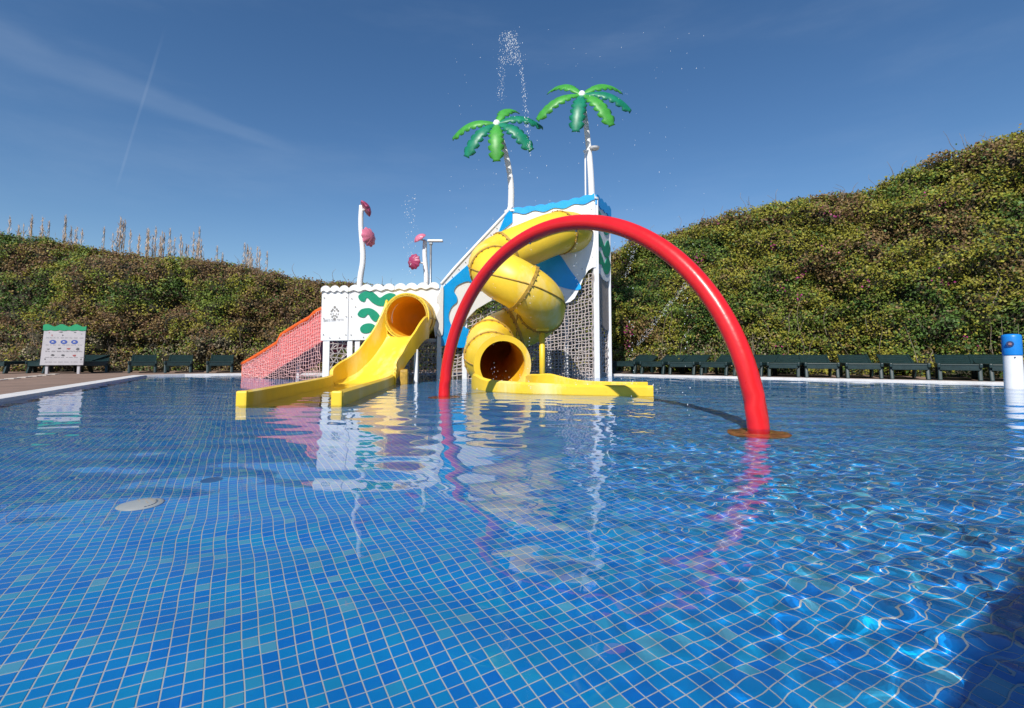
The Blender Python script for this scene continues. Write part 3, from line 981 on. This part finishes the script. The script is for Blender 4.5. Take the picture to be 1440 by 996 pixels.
p1 = palm('artificial palm with white trunk on the stair corner, the shorter of the two', (-.03, 12.5, 4.2), (-.39, 12.3, 6.40), (.12, 0, .0),
          ((60, LGREEN), (5, TEAL), (172, LGREEN), (222, TEAL), (263, LGREEN), (310, TEAL)), (R(54), R(-8)), 10, 1.32)
p2 = palm('artificial palm with white trunk on the tower corner, the taller of the two', (2.03, 12.42, 4.5), (1.78, 12.3, 7.16), (.04, 0, 0),
          ((122, LGREEN), (24, LGREEN), (196, LGREEN), (252, TEAL), (334, TEAL), (294, LGREEN)), (R(52), R(-8)), 30, 1.42)
part('side_nozzle', lathe_vf([(0, -.03), (.12, -.02), (.14, .02), (.03, .05), (0, .05)], (2.08, 12.3, 5.78), 16), WHITEP, p2)
part('side_nozzle', tube_vf([(1.82, 12.36, 5.72), (1.98, 12.36, 5.8)], .03, 8), WHITEP, p2)
part('supply_pipe', tube_vf([(1.86, 12.36, 4.5), (1.86, 12.36, 5.74)], .02, 8), WHITEP, p2)

# ------------------------------------------------------------------ flower water poles


def flower_vf(c, nrm, r, petals=10, dep=.12):
    nrm = np.array(nrm, float); nrm /= np.linalg.norm(nrm)
    s = np.cross(nrm, [0, 0, 1.]); s = s/np.linalg.norm(s) if np.linalg.norm(s) > .1 else np.array([1., 0, 0])
    u = np.cross(s, nrm)
    n = petals*4
    V, F = [np.array(c)+nrm*dep], []
    rings = ((.35, .95), (.7, .7), (1.0, .25), (1.0, .05), (.6, -.1))
    for f, h in rings:
        for i in range(n):
            a = 2*PI*i/n
            k = f*r*(1+(.07*math.cos(petals*a) if f > .65 else 0))
            V.append(np.array(c)+(s*math.cos(a)+u*math.sin(a))*k+nrm*dep*h)
    for i in range(n): F.append((0, 1+i, 1+(i+1) % n))
    for q in range(len(rings)-1):
        for i in range(n):
            a, b = 1+q*n+i, 1+q*n+(i+1) % n
            F.append((a, a+n, b+n, b))
    F.append(tuple(1+(len(rings)-1)*n+i for i in range(n)))
    return np.array(V), F


def flower_pole(label, base, top, fls, bend):
    root = thing('flower_pole', label, 'water pole', base, 0, 'flower water poles')
    b, t = np.array(base), np.array(top)
    pth = catmull([b, b+(t-b)*.4+np.array([-bend*.3, 0, 0]), b+(t-b)*.6+np.array([bend, 0, 0]), b+(t-b)*.85+np.array([-bend*.2, 0, 0]), t], 7)
    part('pole', tube_vf(pth, np.linspace(.075, .055, len(pth)), 12), WHITEP, root, True)
    part('base_flange', lathe_vf([(0, -.02), (.17, -.02), (.17, .03), (.09, .06), (0, .06)], base, 18), WHITEP, root)
    for c, nrm, r, m in fls:
        o = part('flower', flower_vf(c, nrm, r), m, root); fix_normals(o, 40)
        dd = np.array(nrm)/np.linalg.norm(nrm)
        part('flower_stalk', tube_vf([np.array(c)-dd*.02, np.array([b[0], b[1], c[2]])], .022, 6), WHITEP, root)
    return root


flower_pole('tall white pole with two pink flower heads above the emblem panel', (-3.55, 11.6, .94), (-3.55, 11.55, 4.08),
            [((-3.44, 11.45, 3.97), (.72, .3, .5), .19, FLOWERD), ((-3.36, 11.46, 3.3), (.9, -.42, .12), .22, FLOWER)], .05)
flower_pole('shorter white pole with two rose flower heads behind the wave panel', (-2.2, 12.5, .94), (-2.2, 12.45, 3.45),
            [((-2.3, 12.35, 3.47), (-.5, -.4, .75), .16, FLOWER), ((-2.43, 12.3, 2.88), (-.5, -.8, 0), .19, FLOWERD)], .04)

# lamp post behind the hedge
lp = thing('lamp_post', 'thin grey lamp post with flat head rising behind the play tower', 'lamp post', (-3.3, 20.0, 0.03))
part('pole', tube_vf([(-3.3, 20, .03), (-3.3, 20, 5.15)], .045, 8), GREY, lp, True)
part('lamp_head', bbox_vf((-3.12, 20, 5.2), (.62, .2, .08), 0, .02), WHITEP, lp)
part('bracket', bbox_vf((-3.3, 20, 5.1), (.14, .12, .12), 0, .02), GREY, lp)

# ------------------------------------------------------------------ bollard spray post
bo = thing('spray_post', 'white round spray post with blue cap and round nozzle in the pool', 'spray post', (8.33, 8.3, -DEPTH))
part('post', lathe_vf([(0, -DEPTH), (.130, -DEPTH), (.120, .56), (0, .56)], (8.33, 8.3, 0), 28), WHITEP, bo, True); fix_normals(bo.children[-1])
part('cap', lathe_vf([(0, .55), (.123, .55), (.126, .57), (.126, .86), (.118, .89), (.08, .905), (0, .91)], (8.33, 8.3, 0), 28), DBLUE, bo, True); fix_normals(bo.children[-1])
d = np.array([-8.33, -8.3, 0]); d /= np.linalg.norm(d)
c = np.array([8.33, 8.3, .74])+d*.115+np.array([-.015, .015, 0])
nz = part('nozzle', tube_vf([c, c+d*.025], .048, 16), mat('nozzle_dark', (.02, .04, .12), .4, .1, 9), bo)
part('nozzle_eye', tube_vf([c, c+d*.035], .022, 12), mat('nozzle_eye', (.30, .16, .18), .4, .1, 9), nz)
part('bolt', tube_vf([np.array([8.33, 8.3, .52])+d*.11+np.array([.02, -.02, 0]), np.array([8.33, 8.3, .52])+d*.13+np.array([.02, -.02, 0])], .012, 8), DARK, bo)

# ------------------------------------------------------------------ rules sign
sg = thing('rules_sign', 'white pool rules board with wavy green top on short posts by the hedge', 'sign', (-12.7, 14.1, .03))
SP = Plane((-13.2, 14.0), (-12.18, 14.2))
bd = part('board', SP.prism([(-.02, .28), (1.04, .28), (1.06, 1.3), (.04, 1.3)], 0, .03), SIGNW, sg)
gt = [(.02+1.06*i/30, 1.40+.035*math.sin(i*.62)) for i in range(31)]+[(1.08-1.06*i/30, 1.27-.02*abs(math.sin(i*.5))) for i in range(31)]
part('wavy_top', SP.prism(gt, .005, .045), SIGNG, sg)
for s in (.12, .90):
    part('post', bbox_vf(SP.pt(s, .17, -.04), (.07, .05, .32), R(11), .008), SIGNW, sg)
lr = random.Random(9)
for s in (.27, .54, .80):
    part('printed_symbol', SP.prism([(s+.085*math.cos(a), .93+.06*math.sin(a)) for a in np.linspace(0, 2*PI, 17)[:-1]], .0305, .033), SIGNB, bd)
    part('printed_symbol', SP.prism([(s-.04, .915), (s+.035, .92), (s+.01, .95), (s-.02, .96)], .0331, .0345), SIGNW, bd)
for i, (s, z, w, h) in enumerate(((.17, 1.19, .05, .03), (.45, 1.21, .14, .035), (.8, 1.2, .07, .04), (.96, 1.16, .05, .02), (.24, 1.12, .03, .06), (.5, 1.12, .04, .06), (.17, .73, .12, .035), (.44, .75, .11, .06), (.66, .74, .11, .07), (.89, .73, .1, .08), (.28, .56, .11, .07), (.53, .56, .13, .06), (.82, .55, .12, .08), (.1, .45, .05, .05), (.98, .44, .03, .08))):
    q = [(s+w*.5*math.cos(a)*lr.uniform(.5, 1.1), z+h*.5*math.sin(a)*lr.uniform(.5, 1.1)) for a in np.linspace(0, 2*PI, 10)[:-1]]
    part('printed_symbol', SP.prism(q, .0305, .033), DARK if i % 4 else mat('print_red', (.28, .06, .06), .6, .1, 9), bd)
ln = []
for z in (1.04, .84, .67, .65, .49, .36):
    s = .1
    while s < .98:
        w = lr.uniform(.03, .11)
        ln.append(SP.prism([(s, z), (s+w, z), (s+w, z+.012), (s, z+.012)], .0305, .0325)); s += w+lr.uniform(.015, .06)
part('printed_lines', join(*ln), mat('print_grey', (.16, .15, .17), .6, .1, 9), bd)

# ------------------------------------------------------------------ drain covers on the floor
dl = thing('drain_cover', 'round white domed cover on the blue pool floor', 'drain cover', (-1.55, 2.12, -DEPTH))
part('lid', lathe_vf([(0, 0), (.078, 0), (.080, .010), (.072, .017), (.045, .022), (0, .024)], (-1.55, 2.12, -DEPTH), 32), LID, dl, True)
fix_normals(dl.children[-1], 50)
for k in range(8):
    a = R(-35+k*13)
    x, y = -1.55+.057*math.cos(a), 2.12+.057*math.sin(a)
    part('slot', bbox_vf((x, y, -DEPTH+.0195), (.006, .009, .006), a, .001), DARK, dl)
dd = thing('floor_inlet', 'small round dark blue inlet set in the pool floor', 'floor inlet', (-1.48, 2.5, -DEPTH))
part('plate', lathe_vf([(0, 0), (.040, 0), (.040, .006), (.03, .008), (0, .008)], (-1.48, 2.5, -DEPTH), 24), mat('inlet_blue', (.01, .06, .2), .4, .1, 9), dd)
part('rim', shell_vf([(-1.48, 2.5, -DEPTH+.001), (-1.48, 2.5, -DEPTH+.011)], .046, .039, 24), mat('inlet_rim', (.015, .09, .28), .4, .1, 9), dd)
for o in list(dl.children)+list(dd.children)+list(arch.children): o.cycles.is_caustics_receiver = True

# ------------------------------------------------------------------ sun loungers


def lounger():
    root = thing('sun_lounger', 'x', 'sun lounger')
    for i in range(9):
        V, F = bbox_vf((0, .09+i*.145, .325), (.60, .125, .028), 0, .008)
        link_mesh('slat', V, F, LOUNGE, root)
    for s in (-1, 1):
        V, F = bbox_vf((s*.325, .68, .31), (.055, 1.36, .09), 0, .02)
        link_mesh('side_rail', V, F, LOUNGE, root)
    a = R(19)
    bk = []
    for s in (-1, 1):
        bk.append(bbox_vf((s*.30, .3, 0), (.05, .62, .05), 0, .012))
    V, F = join(*bk)
    V = np.array([(x, 1.32+y*math.cos(a)-z*math.sin(a), .335+y*math.sin(a)+z*math.cos(a)) for x, y, z in V])
    b = link_mesh('backrest', V, F, LOUNGE, root)
    for i in range(4):
        V, F = bbox_vf((0, .08+i*.15, 0), (.56, .125, .026), 0, .008)
        V = np.array([(x, 1.32+y*math.cos(a)-z*math.sin(a), .335+y*math.sin(a)+z*math.cos(a)) for x, y, z in V])
        me = link_mesh('slat', V, F, LOUNGE, b)
    for s in (-1, 1):
        for y in (.14, 1.28):
            V, F = bbox_vf((s*.31, y, .14), (.07, .11, .28), 0, .02)
            V[:, 1] += (V[:, 2]-.28)*.25*(1 if y > 1 else -1)*-1
            link_mesh('leg', V, F, LOUNGE, root)
    V, F = bbox_vf((0, .05, .27), (.62, .03, .12), 0, .01)
    link_mesh('foot_board', V, F, LOUNGE, root)
    return root


L0 = lounger()
LS = []
for x, y, a, lab in ((-14.75, 14.2, -8, 'dark green lounger side-on beyond the rules sign, the last one of its row'),
                     (-13.75, 14.35, -14, 'dark green lounger side-on directly behind the white rules sign'),
                     (-12.26, 14.6, 37, 'dark green lounger just past the rules sign post'),
                     (-10.92, 14.75, 35, 'dark green lounger facing the pool, second past the rules sign post'), (-9.9, 14.8, 31, 'dark green lounger facing the pool, third past the rules sign post'), (-8.72, 14.9, 28, 'dark green lounger facing the pool, next to the pink slide')):
    LS.append((x, y, R(a), lab or 'dark green slatted lounger by the low hedge between the rules sign and pink slide', 'loungers on the sign side of the pool'))
e0, e1 = np.array([2.9, 13.6]), np.array([9.27, 9.46])
ed = (e1-e0)/np.linalg.norm(e1-e0)
for k in range(12):
    p = e0+ed*(-.1+k*.80)+np.array([-ed[1], ed[0]])*.62
    od = ('first', 'second', 'third', 'fourth', 'fifth', 'sixth', 'seventh', 'eighth', 'ninth', 'tenth', 'eleventh', 'twelfth')[k]
    lab = 'dark green slatted lounger under the tall hedge, %s in its row from the play tower' % od
    LS.append((p[0], p[1], math.atan2(ed[1], ed[0])+R(random.uniform(-9, 9)), lab, 'loungers in the row under the tall hedge'))
for i, (x, y, a, lab, gr) in enumerate(LS):
    o = L0 if i == 0 else copy_tree(L0)
    o.location = (x, y, .03); o.rotation_euler = (0, 0, a); o['label'] = lab; o['group'] = gr

# ------------------------------------------------------------------ hedges


def hedge(name, label, path, lean, n_leaf, palette, seed, lsize=(.042, .088), zone=None):
    hr = np.random.default_rng(seed)
    P = catmull([(*p,) for p in path], 14)
    seg = np.r_[0, np.cumsum(np.linalg.norm(np.diff(P[:, :2], axis=0), axis=1))]
    Lt = seg[-1]
    tan = np.gradient(P[:, :2], axis=0); tan /= np.linalg.norm(tan, axis=1)[:, None]
    nor = np.c_[tan[:, 1], -tan[:, 0]]         # towards the pool
    root = thing(name, label, 'hedge', (float(P[len(P)//2, 0]), float(P[len(P)//2, 1]), .03))

    def surf(u, v, out=0.):
        """u in metres along, v 0 foot .. 1 crest .. 1.3 rear of the crown"""
        x = np.interp(u, seg, P[:, 0]); y = np.interp(u, seg, P[:, 1]); h = np.interp(u, seg, P[:, 2])
        nx = np.interp(u, seg, nor[:, 0]); ny = np.interp(u, seg, nor[:, 1])
        hh = h*(1+.035*(fbm(u*.8, u*0+3, seed, 3)-.5)*2)
        vv = np.minimum(v, 1)
        z = hh*(vv-.10*np.maximum(0, vv-.82)**2/.0324*.5)
        z = np.where(v > 1, z-(v-1)*.5, z)
        f = lean*(1-vv**1.5)-np.maximum(0, v-.9)*3.2
        lump = (fbm(u*.7, v*h*1.15, seed+5, 3)-.5)*1.25+(fbm(u*2.4, v*h*3.2, seed+9, 2)-.5)*.62
        f = f+lump*np.where(v > 1, .4, 1)+out
        z = z+lump*.25*np.where(v > .8, 1, .3)
        return np.stack([x+nx*f, y+ny*f, np.maximum(z, .03)], -1), np.stack([nx, ny, 0*nx], -1), h
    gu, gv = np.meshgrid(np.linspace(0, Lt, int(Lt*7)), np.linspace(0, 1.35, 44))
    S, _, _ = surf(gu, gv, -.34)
    core = grid_mesh('gap_shade_core', S[..., 0], S[..., 1], S[..., 2], CORE, root)
    # leaves in sprays
    ncl = n_leaf//9
    cu = hr.uniform(0, Lt, ncl); cv = hr.uniform(0, 1.12, ncl)**.92
    hz = np.interp(cu, seg, P[:, 2])
    hole = fbm(cu*1.25, cv*hz*2.1, seed+71, 3)
    k = 9
    C0, N0, H = surf(cu, cv, np.where(hole < .42, -.24*sstep(hole, .44, .34), 0.))
    spread = np.stack([hr.normal(0, .085, (ncl, k)), hr.normal(0, .085, (ncl, k)), hr.normal(0, .06, (ncl, k))], -1)
    Pc = C0[:, None]+spread+N0[:, None]*np.abs(hr.normal(0, .07, (ncl, 1)))[..., None]
    hang = np.array([0, 0, 1.])[None, None]
    nv = N0[:, None]*hr.uniform(.2, 1.0, (ncl, k, 1))+hang*hr.uniform(-.1, .9, (ncl, k, 1))+hr.normal(0, .45, (ncl, k, 3))
    nv /= np.linalg.norm(nv, axis=-1)[..., None]
    dv = hr.normal(0, 1, (ncl, k, 3)); dv[..., 2] -= .3
    dv -= nv*(dv*nv).sum(-1)[..., None]; dv /= np.linalg.norm(dv, axis=-1)[..., None]
    sv = np.cross(nv, dv)
    L_ = hr.uniform(lsize[0], lsize[1], (ncl, k, 1)); W_ = L_*hr.uniform(.28, .42, (ncl, k, 1))
    q = np.stack([Pc-dv*L_*.5, Pc+sv*W_+nv*.004, Pc+dv*L_*.5, Pc-sv*W_+nv*.004], 2).reshape(-1, 4, 3)
    w = zone(cu/Lt, cv, fbm(cu*.55, cv*H*.75, seed+31, 4), fbm(cu*1.9, cv*H*2.2, seed+47, 3), hr)
    pal = np.array(palette)
    cc = pal[w]*hr.uniform(.65, 1.35, (ncl, 1))
    cc = cc[:, None]*hr.uniform(.7, 1.3, (ncl, k, 1))
    fo = fast_quads('foliage', q, LEAF, root, np.clip(cc.reshape(-1, 3), 0, 1)); fo['kind'] = 'stuff'
    # bare twigs
    tw = []
    for i in range(190):
        u = hr.uniform(0, Lt); v = hr.uniform(0, .35)**1.3 if i < 110 else hr.uniform(.9, 1.02)
        a, nn, h = surf(np.array([u]), np.array([v]), .06)
        a = a[0]; nn = nn[0]
        dz = hr.uniform(.25, .9)*(1 if i < 110 else .5); t = np.array([tan[0][0], tan[0][1], 0])
        b = a+nn*hr.uniform(0, .14)+np.array([hr.normal(0, .16), 0, dz])
        c_ = b+np.array([hr.normal(0, .15), 0, dz*.4])+nn*hr.uniform(-.1, .1)
        tw.append(tube_vf(catmull([a, (a+b)/2+np.array([hr.normal(0, .05), 0, 0]), b, c_], 3), np.linspace(.013 if i % 4 == 0 else .008, .003, 10), 4))
    tv_, tf_ = join(*tw)
    o = link_mesh('twigs', tv_, tf_, BARK, root); o['kind'] = 'stuff'
    return root, surf, Lt


GR = [(.068, .128, .024), (.14, .19, .026), (.25, .235, .03), (.205, .138, .05), (.16, .09, .048), (.24, .20, .12)]


def zone_left(u, v, a, b, hr):
    w = np.zeros(len(u), int)
    m = a+.22*(b-.5)
    brown = m-.045+.08*sstep(u, .22, .4)-.18*sstep(u, .62, .8)*0+.04*(v > .75)*(u > .3) - .24*sstep(u, .28, .12)
    w = np.where(brown > .56, 3, np.where(brown > .50, 2, np.where(brown > .43, 1, 0)))
    w = np.where((w == 3) & (hr.random(len(u)) < .45), 4, w)
    w = np.where((v < .28) & (hr.random(len(u)) < .45), 5, w)
    r = hr.random(len(u))
    w = np.where(r < .28, hr.integers(0, 5, len(u)), w)
    return w


def zone_right(u, v, a, b, hr):
    m = a+.25*(b-.5)+.16*(v-.5)
    w = np.where(m > .65, 3, np.where(m > .45, 2, np.where(m > .36, 1, 0)))
    w = np.where((w == 3) & (hr.random(len(u)) < .3), 4, w)
    w = np.where((v < .2) & (u < .35) & (hr.random(len(u)) < .5), 5, w)
    r = hr.random(len(u))
    return np.where(r < .38, hr.integers(0, 4, len(u)), w)


hl, surfl, LL = hedge('clipped_hedge', 'long brownish green climbing hedge behind the rules sign and pink slide',
                      [(-26, 15.8, 5.2), (-21.5, 16.6, 5.1), (-17.7, 17.2, 4.95), (-15, 17.3, 4.6), (-12.6, 17.5, 4.25), (-8.9, 17.9, 3.72), (-6.0, 18.3, 3.38), (-2, 18.9, 3.1), (1.8, 19.2, 3.2), (4.5, 19.2, 3.4)], .9, 150000, GR, 3, zone=zone_left)
hr_, surfr, LR = hedge('clipped_hedge', 'tall sunlit green hedge with purple flowers behind the row of loungers',
                       [(2.0, 19.2, 3.6), (2.5, 18.2, 4.3), (3.55, 17.3, 4.45), (6.3, 15.9, 5.2), (9.2, 14.2, 5.5), (12.5, 12.0, 6.35), (15.5, 9.8, 7.1), (19, 7.2, 7.6)], .9, 190000, GR, 17, zone=zone_right)
# bracts on the tall hedge
fr = np.random.default_rng(5)
n = 34
cu, cv = fr.uniform(2.5, 15.5, n), fr.uniform(.06, .98, n)
Cc, Nn, _ = surfr(cu, cv, .12)
Q = []
for c, nn in zip(Cc, Nn):
    k = int(fr.integers(6, 22))
    pc_ = c+fr.normal(0, .09, (k, 3))
    dv = fr.normal(0, 1, (k, 3)); dv /= np.linalg.norm(dv, axis=1)[:, None]
    sv = np.cross(dv, fr.normal(0, 1, (k, 3))); sv /= np.linalg.norm(sv, axis=1)[:, None]
    Q.append(np.stack([pc_-dv*.03, pc_+sv*.024, pc_+dv*.03, pc_-sv*.024], 1))
fo = fast_quads('flowers', np.concatenate(Q), PETAL, hr_); fo['kind'] = 'stuff'

# ------------------------------------------------------------------ reeds behind the low hedge
RX = [(8, 303), (24, 305), (29, 300), (22, 312), (50, 304), (55, 314), (72, 301), (86, 317), (96, 320), (100, 318), (112, 321), (128, 318), (156, 304), (160, 302), (158, 320), (181, 322), (190, 320), (196, 325), (201, 320), (209, 330), (217, 318), (222, 320), (219, 326), (233, 335), (240, 333), (253, 328), (264, 318), (268, 336), (276, 334), (272, 340), (290, 345), (329, 341), (338, 343), (347, 346), (358, 346), (366, 350), (334, 348)]

rx = random.Random(12)
RX += [(x+rx.uniform(-9, 9), y+rx.uniform(3, 18)) for x, y in RX if rx.random() < .75]


def reed(lean, seed, h):
    rr = np.random.default_rng(seed)
    root = thing('reed', 'x', 'reed')
    tip = np.array([lean, 0, h])
    pth = catmull([(0, 0, 0), (lean*.2, 0, h*.5), tip*np.array([1, 1, .86]), tip], 4)
    V, F = tube_vf(pth, np.linspace(.022, .006, len(pth)), 5)
    link_mesh('stem', V, F, REED, root)
    k = 46
    t = rr.uniform(0, 1, k)
    base = np.array([lean*.8, 0, h*.80])*(1-t)[:, None]+tip*t[:, None]
    r_ = .034*np.sin(PI*np.clip(t*.9+.08, 0, 1))
    p = base+np.stack([rr.normal(0, 1, k)*r_, rr.normal(0, 1, k)*r_, 0*t], 1)
    dv = np.stack([rr.normal(0, .35, k), rr.normal(0, .35, k), np.ones(k)], 1)
    sv = np.stack([rr.normal(0, 1, k), rr.normal(0, 1, k), 0*t], 1); sv /= np.linalg.norm(sv, axis=1)[:, None]
    Qr = np.stack([p-dv*.09, p+sv*.010, p+dv*.09, p-sv*.010], 1)
    fast_quads('plume', Qr, PLUME, root)
    return root


protos = [reed(l, 40+i, 5.0) for i, l in enumerate((.05, -.12, .16, .0, .3))]
used = set()
for i, (x, y) in enumerate(RX):
    k = (i*3+1) % 5 if x < 285 or x > 300 else 4
    o = protos[k] if k not in used else copy_tree(protos[k])
    used.add(k)
    Yd = 18.9+.4*((i*7) % 5)/5
    o.location = ((x-720)/700*Yd, Yd, .0)
    o.scale = (1, 1, (.55+(500-y)/700*Yd)/5.0)
    o['label'] = 'dry reed with a feathery plume rising above the crest of the climbing hedge'
    o['group'] = 'dry reeds behind the climbing hedge'

# ------------------------------------------------------------------ falling and jetting water drops
OCT = np.array([(1, 0, 0), (0, 1, 0), (-1, 0, 0), (0, -1, 0), (0, 0, 1), (0, 0, -1)], float)
OF = [(0, 1, 4), (1, 2, 4), (2, 3, 4), (3, 0, 4), (1, 0, 5), (2, 1, 5), (3, 2, 5), (0, 3, 5)]


def spray(label, P, r0, r1, seed, name='water_spray'):
    rr = np.random.default_rng(seed)
    P = np.asarray(P); V, F = [], []
    for i, p in enumerate(P):
        r = math.exp(rr.uniform(math.log(r0), math.log(r1)))
        V.append(OCT*np.array([r, r, r*rr.uniform(1, 2.6)])+p); F += [tuple(q+6*i for q in f) for f in OF]
    o = link_mesh(name, np.concatenate(V), F, DROP)
    o['kind'] = 'stuff'; o['label'] = label; o['category'] = 'water drops'
    return o


dr = np.random.default_rng(77)
P = []
for i in range(420):
    t = dr.uniform(0, 1)**1.4
    P.append((-.03+dr.normal(0, .10+.06*t)-.02, 11.5+dr.normal(0, .1), 8.25-t*.75))
for i in range(260):
    t = dr.uniform(0, 1)
    P.append((.10+.32*t**.6+dr.normal(0, .03), 11.5+dr.normal(0, .1), 7.9-t*2.6))
for i in range(130):
    t = dr.uniform(0, 1)
    P.append((-.22-.06*t+dr.normal(0, .05), 11.5+dr.normal(0, .1), 7.7-t*1.1))
spray('fine fountain drops falling in the sky above the two palms', P, .003, .0095, 1)
P = [(-2.42+dr.normal(0, .09), 11.6+dr.normal(0, .1), 2.3+2.1*dr.uniform(0, 1)**.7) for i in range(110)]
spray('fine drops rising beside the short flower pole', P, .003, .009, 2)
P = []
for q in (20, 28, 36, 44, 52, 60):
    for i in range(26):
        t = dr.uniform(0, 1)
        P.append(pts[q]+np.array([dr.normal(0, .015), dr.normal(0, .015), -.1-(pts[q][2]-.1)*t]))
spray('thin drops falling from the nozzles under the red arch', P, .002, .0045, 3)
P = []
for i in range(260):
    t = dr.uniform(0, 1)
    P.append((4.6-1.35*t+dr.normal(0, .03), 12.9+dr.normal(0, .1), 2.45-1.5*t-.15*t*t+dr.normal(0, .03)))
for i in range(90):
    t = dr.uniform(0, 1)
    P.append((3.3-.3*t+dr.normal(0, .03), 13.1+dr.normal(0, .1), 3.45-.85*t+dr.normal(0, .03)))
spray('thin arc of spray crossing in front of the tall flowering hedge', P, .0025, .007, 4)
P = [(-.9+dr.uniform(-.3, 3.2), 8.4+dr.uniform(-1, 2), abs(dr.normal(0, .12))) for i in range(160)]
spray('splash drops over the water around the spiral slide trough', P, .003, .008, 5)
P = [(dr.uniform(-1.5, 4.5), 11.5+dr.uniform(-.5, .5), dr.uniform(3.0, 8.3)) for i in range(150)]
spray('scattered fine drops drifting in the air around the tower top', P, .003, .008, 6)

# ------------------------------------------------------------------ unseen block added behind the camera to shade the near corner of the pool
ks = thing('added_shadow_block', 'added unseen flat-roofed block whose straight shadow falls on the pool floor', 'shadow caster', (.24, -2.215, .03), math.atan2(.57, .82)+R(2.5))
for nm, c_, s_, m_ in (('wall', (0, -2.0, 1.53), (7.6, 2.6, 3.06), WALLW), ('roof', (0, -1.75, 3.165), (9.0, 3.5, .21), COPING), ('door', (-2.2, -.69, 1.05), (.95, .05, 2.1), BLUE), ('serving_hatch', (1.2, -.69, 1.6), (2.6, .05, 1.1), GREY)):
    V, F = bbox_vf(c_, s_, 0, .015)
    link_mesh(nm, V, F, m_, ks, origin=(0, 0, 0))
